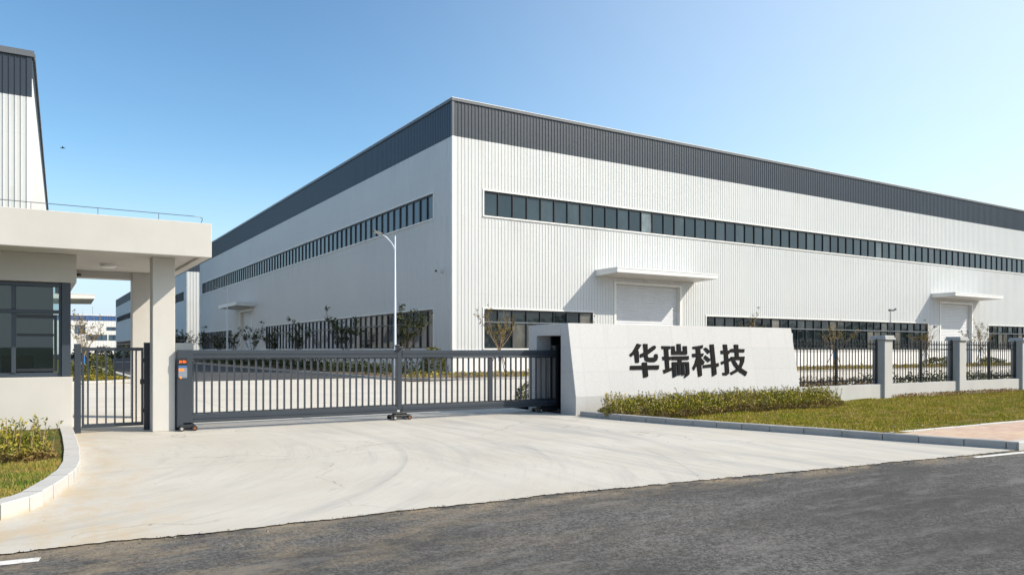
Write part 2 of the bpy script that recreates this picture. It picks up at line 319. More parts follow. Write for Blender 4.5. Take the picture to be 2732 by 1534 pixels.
# ------------------------------------------------------------------ camera, light
TH=R(32.1)
cam=bpy.data.objects.new('camera',bpy.data.cameras.new('camera')); COL.objects.link(cam)
cam.location=(0,0,1.6); cam.rotation_euler=(R(90),0,-TH); cam.data.lens=26.885; cam.data.sensor_width=36
cam.data.shift_y=.0610; cam.data.clip_start=.1; cam.data.clip_end=6000; sc.camera=cam
SUN=Vector((1.0,-.85,1.0)).normalized()
el=math.asin(SUN.z); az=math.atan2(SUN.x,SUN.y)
ld=bpy.data.lights.new('sun','SUN'); ld.energy=4.35; ld.angle=R(.5); ld.color=(1,.90,.755)
lo=bpy.data.objects.new('sun',ld); COL.objects.link(lo); lo.rotation_euler=SUN.to_track_quat('Z','Y').to_euler()
w=bpy.data.worlds.new('World'); sc.world=w; w.use_nodes=True
wt=w.node_tree; bg=wt.nodes['Background']; sky=wt.nodes.new('ShaderNodeTexSky'); sky.sky_type='NISHITA'; sky.sun_disc=False
sky.sun_elevation=el; sky.sun_rotation=az; sky.air_density=1.0; sky.dust_density=1.4; sky.ozone_density=1.5; sky.altitude=0
# clear deep sky away from the sun, a pale haze veil thickening towards the sun's side
def wn(typ,**kw):
    nd=wt.nodes.new(typ)
    for k,v in kw.items(): setattr(nd,k,v)
    return nd
sc1=wn('ShaderNodeVectorMath',operation='MULTIPLY'); sc1.inputs[1].default_value=(.114,.133,.130); gm=wn('ShaderNodeGamma'); gm.inputs[1].default_value=1.25
tc=wn('ShaderNodeTexCoord'); dt=wn('ShaderNodeVectorMath',operation='DOT_PRODUCT'); dt.inputs[1].default_value=Vector((SUN.x,SUN.y,0)).normalized()
mr=wn('ShaderNodeMapRange',interpolation_type='SMOOTHSTEP'); mr.inputs[1].default_value=-.45; mr.inputs[2].default_value=.95; mr.inputs[3].default_value=0; mr.inputs[4].default_value=.85
mx=wn('ShaderNodeMix',data_type='RGBA'); mx.inputs[7].default_value=(.62,.69,.74,1)
wt.links.new(sky.outputs[0],sc1.inputs[0]); wt.links.new(sc1.outputs[0],gm.inputs[0]); wt.links.new(tc.outputs['Generated'],dt.inputs[0]); wt.links.new(dt.outputs['Value'],mr.inputs[0])
wt.links.new(mr.outputs[0],mx.inputs[0]); hz=wn('ShaderNodeMapRange',interpolation_type='SMOOTHSTEP'); hz.inputs[1].default_value=-.02; hz.inputs[2].default_value=.26; hz.inputs[3].default_value=.85; hz.inputs[4].default_value=0
sx=wn('ShaderNodeSeparateXYZ'); wt.links.new(tc.outputs['Generated'],sx.inputs[0]); wt.links.new(sx.outputs[2],hz.inputs[0])
mh=wn('ShaderNodeMix',data_type='RGBA'); mh.inputs[7].default_value=(.42,.50,.64,1); wt.links.new(hz.outputs[0],mh.inputs[0]); wt.links.new(gm.outputs[0],mh.inputs[6])
gr=wn('ShaderNodeMapRange',interpolation_type='SMOOTHSTEP'); gr.inputs[1].default_value=-.85; gr.inputs[2].default_value=.35; gr.inputs[3].default_value=1.12; gr.inputs[4].default_value=1.42; wt.links.new(dt.outputs['Value'],gr.inputs[0])
gs=wn('ShaderNodeVectorMath',operation='SCALE'); wt.links.new(mh.outputs[2],gs.inputs[0]); wt.links.new(gr.outputs[0],gs.inputs[3]); wt.links.new(gs.outputs[0],mx.inputs[6]); wt.links.new(mx.outputs[2],bg.inputs[0]); bg.inputs[1].default_value=1.15
sc.view_settings.view_transform='Standard'; sc.view_settings.look='None'; sc.view_settings.gamma=1; sc.view_settings.exposure=.42

# ------------------------------------------------------------------ ground sheets
def sheet(name,pts,z,m):
    b=MB(); b.poly([(x,y,z) for x,y in pts]); return struct(b.build(name,M[m],fix=False))
sheet('ground',[(-2500,-2500),(2500,-2500),(2500,2500),(-2500,2500)],-.30,'ground_earth')
ROAD=[(-3.0,7.47),(-.22,7.24),(1.91,7.09),(5.01,6.95),(7.17,6.72),(10.08,6.40),(12.6,6.14),(13.4,6.07)]
def road_y(x):
    for (a,b),(c,d) in zip(ROAD,ROAD[1:]):
        if a<=x<=c: return b+(d-b)*(x-a)/(c-a)
    return 7.47+(-3-x)*.083 if x<-3 else 6.07-(x-13.4)*.083
edge=[]
x=-3.0
while x<13.3:
    edge.append((x,road_y(x)+.06*mnoise.noise((x*1.1,0,0))+.05*mnoise.noise((x*6,3,0))+.03*mnoise.noise((x*17,5,0))+random.uniform(-.008,.008))); x+=.035
edge.append((13.36,6.09))
KR=[(11.19,14.75),(11.36,13.4),(11.67,12.0),(12.08,10.6),(12.5,9.3),(12.95,7.5),(13.40,6.1)]
KL=[(-3.4,7.62),(-1.6,8.02),(-.75,8.36),(-.26,8.65),(-.12,8.80),(.07,9.15),(.26,9.85),(.45,10.73),(.54,11.57),(.60,13.08),(.63,15.0),(.64,16.86)]
sheet('road',[(-60,-40),(160,-40),(160,-6.1),(13.4,6.3),(12,6.6),(5,7.4),(-3,7.75),(-60,12.2)],-.012,'road_asphalt')
sheet('driveway',edge+[(13.36,6.6)]+[(x+.1,y) for x,y in KR[::-1]][1:]+[(11.3,18.0),(-1.0,18.0),(.5,16.9)]+[(x-.1,y) for x,y in KL[::-1]],0.,'driveway_concrete')
sheet('yard',[(-40,18),(11.3,18.0),(150,18),(150,35.4),(16.2,35.4),(16.2,41.5),(5,41.5),(2,40.6),(-40,40.6)],0.,'yard_concrete')
sheet('inner_road',[(4.7,41.5),(16.2,41.5),(16.2,340),(4.7,340)],0.,'inner_asphalt')
sheet('planting_strip',[(16.2,35.4),(150,35.4),(150,47.2),(24.8,47.2),(24.8,157),(25.3,157),(25.3,340),(16.2,340)],.05,'soil')
sheet('planting_island',[(-30,40.6),(2,40.6),(4.7,44.5),(4.7,150),(-30,150)],.06,'bed_base')
# road markings
def mark(pts,z=-.006):
    b=MB(); b.poly([(x,y,z) for x,y in pts]); return struct(b.build('road_marking',M['road_paint'],fix=False))
mark([(-2.4,7.07),(.04,6.85),(.06,6.98),(-2.4,7.2)])
mark([(11.95,5.98),(13.3,5.84),(16.5,5.5),(16.5,5.64),(13.3,5.97),(12.0,6.08)])
mark([(8.8,113.5),(16.1,113.5),(16.1,115.6),(8.8,115.6)],.004)

def kerb(name,path,wid,h,side,m,block=.62,z0=-.02,gap=.014,top_in=0):
    """kerb stones laid along a path; side=+1 puts the width to the left of travel"""
    P=[Vector((x,y,0)) for x,y in path]; L=[0]
    for a,b in zip(P,P[1:]): L.append(L[-1]+(b-a).length)
    def at(s):
        for i in range(len(P)-1):
            if s<=L[i+1]+1e-6:
                k=(s-L[i])/(L[i+1]-L[i]); t=(P[i+1]-P[i]).normalized()
                return P[i].lerp(P[i+1],k)
        return P[-1]
    def nrm(s):
        t=(at(min(s+.25,L[-1]))-at(max(s-.25,0))).normalized(); return Vector((-t.y,t.x,0))*side
    b=MB(); s=0
    while s<L[-1]-.05:
        bl=block*random.uniform(.72,1.12); e=min(s+bl,L[-1])
        k=max(1,int((e-s)/.25)); ss=[s+gap/2+(e-s-gap)*i/k for i in range(k+1)]; jz=random.uniform(-.003,.003); jo=random.uniform(-.004,.004)
        f=[at(q)+nrm(q)*jo for q in ss]; g=[at(q)+nrm(q)*wid for q in ss]; n0=len(b.v); zz=h+jz; ch=.012
        for p,q in zip(f,g):
            d=(q-p).normalized()
            b.v+=[(p.x,p.y,z0),(p.x,p.y,zz-ch),(p.x+d.x*ch,p.y+d.y*ch,zz),(q.x,q.y,zz),(q.x,q.y,z0)]
        for i in range(k):
            a=n0+i*5
            for j in range(4): b.f.append((a+j,a+j+1,a+5+j+1,a+5+j))
        b.f.append(tuple(n0+j for j in range(5))); a=n0+k*5; b.f.append(tuple(a+4-j for j in range(5)))
        s=e
    return struct(b.build(name,M[m]))
kerb('kerb',KR+[],.17,.125,+1,'kerb_stone',.72)
kerb('kerb',[(13.42,6.08),(16,5.87),(22,5.37),(40,3.9)],.17,.125,+1,'kerb_stone_pale',.8)
kerb('kerb',KL,.20,.150,+1,'kerb_stone_pale',.38)
kerb('kerb',[(150,35.3),(60,35.3),(30,35.3),(19.2,35.3),(17.3,35.7),(16.3,37.0),(16.1,39),(16.1,60),(16.1,112)],.18,.14,-1,'kerb_stone',1.0)
kerb('kerb',[(-20,40.5),(1.5,40.5),(3.2,41.1),(4.4,42.5),(4.8,44.5),(4.8,60),(4.8,112)],.3,.15,+1,'kerb_stone_pale',1.0)
def kr_x(y):
    for (a,b),(c,d) in zip(KR,KR[1:]):
        if d<=y<=b: return a+(c-a)*(b-y)/(b-d)
    return KR[0][0] if y>KR[0][1] else KR[-1][0]
def kl_x(y):
    for (a,b),(c,d) in zip(KL,KL[1:]):
        if b<=y<=d: return a+(c-a)*(y-b)/(d-b)
    return KL[-1][0]
# lawn between the driveway kerb, the paved walk and the fence
WALK=lambda x: 7.92-.0235*(x-12.9)
def lawn_z(x,y):
    t=min(1,max(0,(y-8)/6.5)); z=.105+(-.045-.105)*t
    z+=.045*mnoise.noise((x*.5,y*.6,1))+.03*mnoise.noise((x*1.7,y*2.0,4))
    if y>13.7 and x>21: z+=.09*max(0,mnoise.noise((x*.9,y*.3,8)))
    if y<WALK(x)-.04 and x>12.9: z-=.12
    return z
def grid_sheet(name,x0fun,x1,ys,nx,zf,m):
    b=MB(); rows=[]
    for y in ys:
        xa=x0fun(y); row=[]
        for i in range(nx+1):
            xx=xa+(x1-xa)*(i/nx)**1.3; row.append(len(b.v)); b.v.append((xx,y,zf(xx,y)))
        rows.append(row)
    for r0,r1 in zip(rows,rows[1:]):
        for i in range(nx): b.f.append((r0[i],r0[i+1],r1[i+1],r1[i]))
    return struct(b.build(name,M[m],smooth=True,fix=False))
grid_sheet('lawn',lambda y:kr_x(y)+.12,60,[7.5+.2*i for i in range(41)],110,lawn_z,'lawn_base')
b=MB(); top=[]
b.poly([(12.95,7.92,.118),(60,6.8,.118),(60,2.4,.118),(40,4.0,.118),(22,5.47,.118),(16,5.97,.118),(13.5,6.2,.118),(13.1,7.3,.118)])
struct(b.build('sidewalk',M['pavers'],fix=False))
kerb('kerb',[(12.96,7.95),(20,7.78),(40,7.3),(60,6.85)],.06,.135,+1,'kerb_stone_pale',.9)
b=MB(); rows=[]
for i in range(36):
    y=7.75+i*.26; xr=kl_x(y)-.13; row=[]
    for j in range(30):
        xx=-8+(xr+8)*(j/29)**.6; row.append(len(b.v)); b.v.append((xx,min(y,16.87),.115+.02*mnoise.noise((xx*1.5,y*1.5,2))))
    rows.append(row)
for r0,r1 in zip(rows,rows[1:]):
    for j in range(29): b.f.append((r0[j],r0[j+1],r1[j+1],r1[j]))
struct(b.build('flower_bed',M['bed_base'],smooth=True,fix=False))

# ------------------------------------------------------------------ leaves and grass (many small faces in one mesh)
def quads_mesh(name,V,m,parent=None,n=4,kind=None):
    """V: (N,n,3) array of leaf polygons"""
    N=len(V); me=bpy.data.meshes.new(name); me.vertices.add(N*n); me.loops.add(N*n); me.polygons.add(N)
    me.vertices.foreach_set('co',V.reshape(-1).astype(np.float32)); me.loops.foreach_set('vertex_index',np.arange(N*n,dtype=np.int32))
    me.polygons.foreach_set('loop_start',np.arange(0,N*n,n,dtype=np.int32)); me.polygons.foreach_set('loop_total',np.full(N,n,dtype=np.int32))
    me.update(); me.validate()
    return link(name,me,M[m],parent)
def leaf_arr(P,size,aspect=.45,up=.35,rs=None):
    """rhombic leaves at P pointing in random directions biased upward"""
    r=rs or rng; N=len(P); d=r.normal(size=(N,3)); d[:,2]=np.abs(d[:,2])*.6+up; d/=np.linalg.norm(d,axis=1)[:,None]
    a=r.normal(size=(N,3)); s=np.cross(d,a); s/=np.linalg.norm(s,axis=1)[:,None]+1e-9; nn=np.cross(d,s)
    L=(size*r.uniform(.6,1.35,N))[:,None]; W=L*aspect*.5
    return np.stack([P,P+d*L*.45+s*W+nn*L*.06,P+d*L,P+d*L*.45-s*W+nn*L*.06],1)
def blades(P,h,wd,r,lean=.5):
    N=len(P); hh=(h*r.uniform(.5,1.3,N))[:,None]; a=r.uniform(0,2*PI,N); s=np.stack([np.cos(a),np.sin(a),np.zeros(N)],1)
    tip=np.stack([r.normal(0,lean,N),r.normal(0,lean,N),np.ones(N)],1); tip/=np.linalg.norm(tip,axis=1)[:,None]
    return np.stack([P-s*wd*.5,P+s*wd*.5,P+tip*hh],1)
# lawn blades, denser near the camera
pts=[]
r=np.random.default_rng(3)
for k in range(150000):
    y=r.uniform(7.95,15.1); xx=11+ (r.random()**1.35)*26
    if xx<kr_x(y)+.19 or y<WALK(xx)+.05: continue
    if 12<xx<20.1 and y>14.9: continue
    den=mnoise.noise((xx*.7,y*.9,5))*.8+mnoise.noise((xx*2.6,y*3.2,6))*.75+.55
    if r.random()>den: continue
    pts.append((xx,y,lawn_z(xx,y)-.005))
    if len(pts)>70000: break
P=np.array(pts); g=quads_mesh('grass',blades(P,.055,.014,r),'lawn_blades',n=3); tag(g,'patchy olive and brown grass of the lawn in front of the picket fence','grass',kind='stuff')
pts=[]
for k in range(60000):
    y=r.uniform(8.0,12.0); xx=r.uniform(-2.6,kl_x(y)-.22)
    if r.random()>.35+.8*(mnoise.noise((xx*1.6,y*1.6,5))*.5+.5): continue
    pts.append((xx,y,.11))
P=np.array(pts); g=quads_mesh('grass',blades(P,.05,.007,r,.45),'bed_blades',n=3); tag(g,'green and straw coloured grass inside the curved kerb by the gatehouse','grass',kind='stuff')

def shrub_mass(name,m,path,width,height,n,leaf,label,cat,base=0.,shoots=0,kind=None,stem=None,group=None,aspect=.5,rag=.35):
    """leafy row: leaves over a bumpy loaf along a path, with shoots sticking out"""
    r=np.random.default_rng(abs(hash_(name+label))%99999)
    Pth=[Vector((x,y,0)) for x,y in path]; L=[0]
    for a,b in zip(Pth,Pth[1:]): L.append(L[-1]+(b-a).length)
    def at(s):
        for i in range(len(Pth)-1):
            if s<=L[i+1]: 
                t=(Pth[i+1]-Pth[i]).normalized(); return Pth[i]+t*(s-L[i]),Vector((-t.y,t.x,0))
        t=(Pth[-1]-Pth[-2]).normalized(); return Pth[-1],Vector((-t.y,t.x,0))
    out=[]; sts=MB()
    for k in range(n):
        s=r.random()*L[-1]; p,nv=at(s); u=r.uniform(-1,1)
        e=min(1,min(s,L[-1]-s)/(width*.45)+.35)
        hh=height*(1-rag*.45+rag*mnoise.noise((p.x*2.1,p.y*2.1,u*1.3))+.18*mnoise.noise((p.x*7,p.y*7,u*3)))*e*math.sqrt(max(0.04,1-.75*u*u*abs(u)))
        z=hh*(r.random()**.55)
        q=p+nv*(u*width*.5*(1+.2*mnoise.noise((p.x*3,p.y*3,9)))); out.append((q.x,q.y,base+z))
    for k in range(shoots):
        s=r.random()*L[-1]; p,nv=at(s); u=r.uniform(-.85,.85); q=p+nv*(u*width*.5); h=height*r.uniform(.8,1.28)
        lx,ly=r.normal(0,.10,2)
        sts.tube([(q.x,q.y,base),(q.x+lx*h*.6,q.y+ly*h*.6,base+h*.6),(q.x+lx*h*1.3,q.y+ly*h*1.3,base+h)],[.006,.005,.002],3,False)
        m_=int(r.integers(6,12))
        for j in range(m_):
            t=.55+.45*j/m_; out.append((q.x+lx*h*1.3*t+r.normal(0,.012),q.y+ly*h*1.3*t+r.normal(0,.012),base+h*t))
    o=quads_mesh(name,leaf_arr(np.array(out),leaf,aspect,rs=r),m)
    tag(o,label,cat,group,kind)
    if stem and shoots: sts.build('stems',M[stem],o)
    return o
def hash_(s):
    v=7
    for ch in s: v=(v*131+ord(ch))%1000003
    return v
shrub_mass('hedge','hedge_leaf',[(11.45,14.25),(12.2,13.85),(13.2,13.72),(15.3,14.1),(19.5,13.75)],1.05,.50,28000,.053,'low olive green hedge running along the foot of the granite sign wall','hedge',.0,420,stem='bark',rag=.36)
shrub_mass('hedge','bed_leaf',[(-3.2,12.5),(-1.2,12.45),(.24,12.6)],1.25,.45,17000,.057,'shaggy yellow green hedge in front of the gatehouse wall','hedge',.11,190,stem='bark',rag=.6,aspect=.42)

# ------------------------------------------------------------------ warehouses
def ribbed(b,mp,a0,a1,z0,z1,per=.274,dep=.024,rib=(.62,.70,.88,.96)):
    """ribbed sheet between a0 and a1 (along the wall), mp maps (a,out,z) to the world"""
    if a1-a0<.01 or z1-z0<.01: return
    prof=[(a0,None)]; k=math.floor(a0/per)-1
    while k*per<a1+per:
        for fr,o in zip(rib,(0,dep,dep,0)):
            a=(k+fr)*per
            if a0<a<a1: prof.append((a,o))
        k+=1
    def out(a):
        f=(a/per)%1.
        r0,r1,r2,r3=rib
        if f<r0 or f>r3: return 0
        if f<r1: return dep*(f-r0)/(r1-r0)
        if f>r2: return dep*(r3-f)/(r3-r2)
        return dep
    prof[0]=(a0,out(a0)); prof.append((a1,out(a1)))
    n=len(b.v)
    for a,o in prof: b.v+=[mp(a,o,z0),mp(a,o,z1)]
    for i in range(len(prof)-1): b.f.append((n+2*i,n+2*i+2,n+2*i+3,n+2*i+1))
def facade(b,mp,a0,a1,z0,z1,holes,**kw):
    zs=sorted({z0,z1,*[h[2] for h in holes],*[h[3] for h in holes]}); zs=[z for z in zs if z0<=z<=z1]
    for za,zb in zip(zs,zs[1:]):
        cut=sorted((h[0],h[1]) for h in holes if h[2]<zb-1e-6 and h[3]>za+1e-6); a=a0
        for c,d in cut: ribbed(b,mp,a,c,za,zb,**kw); a=max(a,d)
        ribbed(b,mp,a,a1,za,zb,**kw)
def bx(b,mp,a0,a1,o0,o1,z0,z1):
    """box in wall coordinates"""
    n=len(b.v); b.v+=[mp(a,o,z) for z in (z0,z1) for o in (o0,o1) for a in (a0,a1)]
    b.f+=[(n,n+1,n+3,n+2),(n+4,n+6,n+7,n+5),(n,n+4,n+5,n+1),(n+2,n+3,n+7,n+6),(n,n+2,n+6,n+4),(n+1,n+5,n+7,n+3)]
def ribbon_window(parent,mp,a0,a1,z0,z1,pitch,trans,frame_m,glass_m,trim=True,bar=.075,jit=.004,trim_m='trim_white',rail_m=None,dep=.13):
    n=max(1,round((a1-a0)/pitch)); f=MB(); g=MB(); r=random.Random(int(a0*10+z0*7))
    zr=[z0,z1] if not trans else [z0,trans,z1]
    bx(f,mp,a0,a1,-dep-.02,-.04,z0,z0+.06); bx(f,mp,a0,a1,-dep-.02,-.04,z1-.09,z1)
    for i in range(n+1):
        a=a0+(a1-a0)*i/n; bx(f,mp,max(a0,a-bar/2),min(a1,a+bar/2),-dep-.02,-.035,z0+.06,z1-.09)
    for i in range(n):
        for za,zb in zip(zr,zr[1:]):
            c0=a0+(a1-a0)*i/n+bar*.4; c1=a0+(a1-a0)*(i+1)/n-bar*.4; j=[-dep+r.uniform(-jit,jit) for _ in range(4)]; j[3]=j[0]+j[2]-j[1]
            g.poly([mp(c0,j[0],za+.02),mp(c1,j[1],za+.02),mp(c1,j[2],zb-.02),mp(c0,j[3],zb-.02)])
    w=f.build('window',M[frame_m],parent)
    g.build('pane',M[glass_m],w)
    if trans:
        q=MB(); bx(q,mp,a0+.02,a1-.02,-dep-.01,-.03,trans-.045,trans+.045); q.build('transom',M[rail_m or frame_m],w)
    if trim:
        q=MB(); e=.10
        bx(q,mp,a0-e,a1+e,-.16,.06,z1,z1+e); bx(q,mp,a0-e,a1+e,-.16,.085,z0-e,z0); bx(q,mp,a0-e,a0,-.16,.06,z0,z1); bx(q,mp,a1,a1+e,-.16,.06,z0,z1)
        q.build('sill',M[trim_m],w)
    return w
def shutter(parent,mp,a0,a1,z1,label=None):
    d=MB(); z=.02; per=.17; n0=len(d.v); prof=[]
    while z<z1-.01:
        for fr,o in ((0,0),(.14,.028),(.5,.042),(.86,.028)): prof.append((z+fr*per,o))
        z+=per
    prof=[p for p in prof if p[0]<z1]; rr=random.Random(3)
    for zz,o in prof: d.v+=[mp(a0,-.36+o,zz),mp(a1,-.36+o,zz)]
    for i in range(len(prof)-1): d.f.append((n0+2*i,n0+2*i+1,n0+2*i+3,n0+2*i+2))
    o=d.build('roller_door',M['door_steel'],parent,smooth=False)
    q=MB(); e=.22
    bx(q,mp,a0-e,a0,-.42,.06,0,z1); bx(q,mp,a1,a1+e,-.42,.06,0,z1); bx(q,mp,a0-e,a1+e,-.42,.06,z1,z1+e*.9)
    q.build('door_frame',M['trim_white'],o); return o
def canopy(parent,mp,a0,a1,p,z0,z1,m='canopy_metal'):
    q=MB(); prof=[(0,z0-.10),(p,z0),(p,z1),(0,z1+.05)]; n=len(q.v)
    for a in (a0,a1): q.v+=[mp(a,o,z) for o,z in prof]
    q.f+=[(n,n+1,n+2,n+3),(n+7,n+6,n+5,n+4)]+[(n+i,n+4+i,n+4+(i+1)%4,n+(i+1)%4) for i in range(4)]
    c=q.build('canopy',M[m],parent,bevel=.015)
    q=MB(); bx(q,mp,a0-.03,a1+.03,p+.002,p+.03,z1-.03,z1+.05); bx(q,mp,a0-.03,a0-.002,.0,p+.002,z1-.03,z1+.05); bx(q,mp,a1+.002,a1+.03,.0,p+.002,z1-.03,z1+.05); q.build('gutter_edge',M['flashing'],c)
    return c
X0,Y0=24.7,47.13; HT=19.1
wh=thing('warehouse','large white ribbed warehouse with dark grey roof band, window ribbons and canopied roller doors','warehouse',(X0,Y0,0))
FR=lambda a,o,z:(a,Y0-o,z)      # front wall
SD=lambda a,o,z:(X0-o,a,z)      # shaded side wall
XE,YE=136,141.8
fh=[(27.2,136,11.16,12.93),(27.2,37.0,1.72,4.52),(49.4,83.75,1.72,4.52),(96.7,131,1.72,4.52),(39.33,46.25,0,6.85),(86.31,92.9,0,6.85)]
b=MB(); facade(b,FR,X0+.17,XE,1.6,16.45,fh)
b.build('front_cladding',M['white_cladding'],wh,fix=False)
sh=[(50.1,139.4,11.16,12.98),(50.1,97.3,1.72,4.56),(116.2,139.5,1.72,4.56),(104.2,110.9,0,6.85)]
b=MB(); facade(b,SD,Y0+.17,YE,1.6,16.45,sh,dep=.022,rib=(.74,.79,.89,.94)); b.build('side_cladding',M['white_cladding'],wh,fix=False)
b=MB(); ribbed(b,FR,X0+.12,XE,16.45,18.9,dep=.036); ribbed(b,SD,Y0+.12,YE,16.45,18.9,dep=.026); b.build('roof_band',M['dark_band'],wh,fix=False)
b=MB(); b.box(X0-.10,Y0-.10,18.88,XE,Y0+.5,19.06); b.box(X0-.10,Y0+.5,18.88,X0+.5,YE,19.06); b.build('coping',M['coping_metal'],wh)
b=MB(); b.box(X0-.12,Y0-.12,19.062,XE,Y0+.5,19.10); b.box(X0-.12,Y0+.5,19.062,X0+.5,YE,19.10); b.box(X0+.5,Y0+.5,18.5,XE,YE,18.6); b.build('roof',M['flashing'],wh)
b=MB(); b.box(X0-.045,Y0-.045,1.6,X0+.17,Y0+.17,16.45); b.build('corner_trim',M['trim_white'],wh)
b=MB(); b.box(X0-.05,Y0-.05,16.452,X0+.12,Y0+.12,18.88); b.build('corner_trim',M['coping_metal'],wh)
b=MB()                                   # rendered base wall under the cladding
def basewall(mp,a0,a1,doors):
    a=a0
    for c,d in doors+[(a1,a1)]:
        if c-a>.05: bx(b,mp,a,c,-.30,.03,0,1.5); bx(b,mp,a,c,-.30,.10,1.5,1.6)
        a=d
basewall(FR,X0+.0,XE,[(39.11,46.47),(86.09,93.12)]); basewall(SD,Y0+.31,YE,[(103.98,111.12)])
b.build('plinth',M['far_white'],wh)
b=MB(); b.box(X0+.45,Y0+.45,0,XE-.1,YE-.1,18.4); b.build('backing_box',M['white_cladding'],wh)  # unseen solid box added behind the windows to block light
for a0,a1,z0,z1 in fh[:4]: ribbon_window(wh,FR,a0,a1,z0,z1,1.235,3.6 if z0<5 else None,'window_frame','glass_lower' if z0<5 else 'glass_upper',rail_m='mullion_grey',bar=.07 if z0>5 else .06)
for a0,a1,z0,z1 in sh[:3]: ribbon_window(wh,SD,a0,a1,z0,z1,1.235,3.6 if z0<5 else None,'window_frame','glass_side_lower' if z0<5 else 'glass_side_upper',bar=.13 if z0<5 else .10)
for a0,a1 in ((39.33,46.25),(86.31,92.9)):
    shutter(wh,FR,a0,a1,6.85)
canopy(wh,FR,37.24,48.0,2.65,7.46,7.80); canopy(wh,FR,84.4,94.6,2.65,7.46,7.80)
shutter(wh,SD,104.2,110.9,6.85); canopy(wh,SD,102.6,113.6,2.4,7.42,7.80)
b=MB(); bx(b,FR,84.9,85.35,.034,.16,4.15,4.30); tag(b.build('wall_vent',M['lamp_head_grey'],None,bevel=.02),'small dark vent hood on the white front cladding beside the farther roller door','vent')
# bullet camera on the shaded wall
t_=thing('security_camera','white bullet security camera fixed high on the shaded warehouse wall near the corner','camera',(X0,48.7,7.1))
b=MB(); b.cyl((X0-.02,48.7,7.12),(X0-.06,48.7,7.12),.10,14); b.tube([(X0-.05,48.7,7.12),(X0-.18,48.7,7.14),(X0-.30,48.72,7.20)],.03,8); b.build('bracket',M['white_plastic'],t_,True)
b=MB(); b.cyl((X0-.16,48.86,7.30),(X0-.62,48.45,7.17),.095,14); b.build('body',M['white_plastic'],t_)
b=MB(); b.cyl((X0-.605,48.463,7.174),(X0-.66,48.414,7.16),.08,14); b.build('lens',M['black_metal'],t_)

# second warehouse down the inner road
w2=thing('warehouse','farther white warehouse with dark roof band, seen behind the gatehouse pillar','warehouse',(25.0,157,0))
F2=lambda a,o,z:(a,157-o,z); S2=lambda a,o,z:(25.0-o,a,z)
b=MB(); ribbed(b,F2,25.0,60,0,16.6,dep=.05,per=.55); b.build('front_cladding',M['white_cladding'],w2,fix=False)
h2=[(160,300,11.2,13.0),(160,205,1.7,4.5),(214,300,1.7,4.5),(207,212,0,6)]
b=MB(); facade(b,S2,157.02,303,0,16.6,h2,per=.55,dep=.03); b.build('side_cladding',M['white_cladding'],w2,fix=False)
b=MB(); ribbed(b,F2,25.0,60,16.6,19,per=.55,dep=.05); ribbed(b,S2,157.02,303,16.6,19,per=.55,dep=.03); b.build('roof_band',M['dark_band'],w2,fix=False)
b=MB(); b.box(24.9,156.9,19.002,60,303,19.15); b.build('coping',M['coping_metal'],w2)
b=MB(); b.box(25.4,157.4,0,59.9,302.9,18.9); b.build('backing_box',M['white_cladding'],w2)  # added light-blocking box filling the shell
for a0,a1,z0,z1 in h2[:3]: ribbon_window(w2,S2,a0,a1,z0,z1,1.3,None if z0>5 else 3.5,'window_frame','glass_side_upper' if z0>5 else 'glass_side_lower',trim=False,bar=.16)
shutter(w2,S2,207,212,6); canopy(w2,S2,205.5,213.5,2.4,6.7,7.1)
# far building closing the view
fb=thing('factory_hall','distant white factory hall with a blue roof band closing the view beyond the narrow gate','factory',(10,330,0))
F3=lambda a,o,z:(a,330-o,z)
fh3=[(13.4,17.0,7.6,11.0),(24.0,30,9.0,10.4),(17.2,24.3,5.2,7.4),(24.7,33,5.2,7.4)]
b=MB(); facade(b,F3,0,60,0,12.7,fh3,per=.9,dep=.05); b.build('front_wall',M['far_white'],fb,fix=False)
b=MB(); ribbed(b,F3,0,60,12.7,14.6,per=.9,dep=.05); b.build('roof_band',M['blue_band'],fb,fix=False)
b=MB(); b.box(-.1,329.85,14.6,60.1,370,15.0); b.build('coping',M['flashing'],fb)
b=MB(); b.box(.1,330.3,0,59.9,369,14.5); b.build('backing_box',M['far_white'],fb)  # unseen filler box, stops light passing through the hall
for a0,a1,z0,z1 in fh3: ribbon_window(fb,F3,a0,a1,z0,z1,1.8,None,'window_frame','far_glass',trim=False,bar=.15)
b=MB(); b.tube([(19.4,330.6,15.0),(19.4,330.6,18.2)],.05,5); b.build('roof_mast',M['lamp_head_grey'],fb)
# warehouse on the left edge, slightly turned
AL=R(90-1.55); U=Vector((math.cos(R(-0.0)),0,0)); W=Vector((.0272,.9996,0)); C0=Vector((-.02,53,0))
lw=thing('warehouse','tall white ribbed warehouse with dark roof band rising behind the gatehouse canopy','warehouse',tuple(C0))
F4=lambda a,o,z:(C0.x-a,C0.y-o,z); S4=lambda a,o,z:tuple(C0+W*a+Vector((o,0,z)))
b=MB(); ribbed(b,F4,.25,40,0,16.4,per=.29,dep=.045,rib=(.70,.76,.90,.96)); b.build('front_cladding',M['white_cladding'],lw,fix=False)
b=MB(); ribbed(b,F4,.25,40,16.4,18.75,per=.29,dep=.05,rib=(.70,.76,.90,.96)); ribbed(b,S4,.05,75,17.6,18.75,per=.6,dep=.04); b.build('roof_band',M['dark_band'],lw,fix=False)
h4=[(9.0,70,8.7,11.0)]
b=MB(); facade(b,S4,.05,75,0,17.6,h4,per=.6,dep=.03); b.build('side_cladding',M['white_cladding'],lw,fix=False)
b=MB(); bx(b,F4,.0,.25,-.25,.05,0,16.4); b.build('corner_trim',M['trim_white'],lw)
b=MB(); bx(b,F4,.0,.25,-.25,.06,16.402,18.75); b.build('corner_trim',M['dark_band'],lw)
b=MB(); bx(b,F4,-.12,40,-.4,.14,18.752,19.1); bx(b,S4,.402,75,-.4,.16,18.752,19.1); b.build('coping',M['coping_metal'],lw)
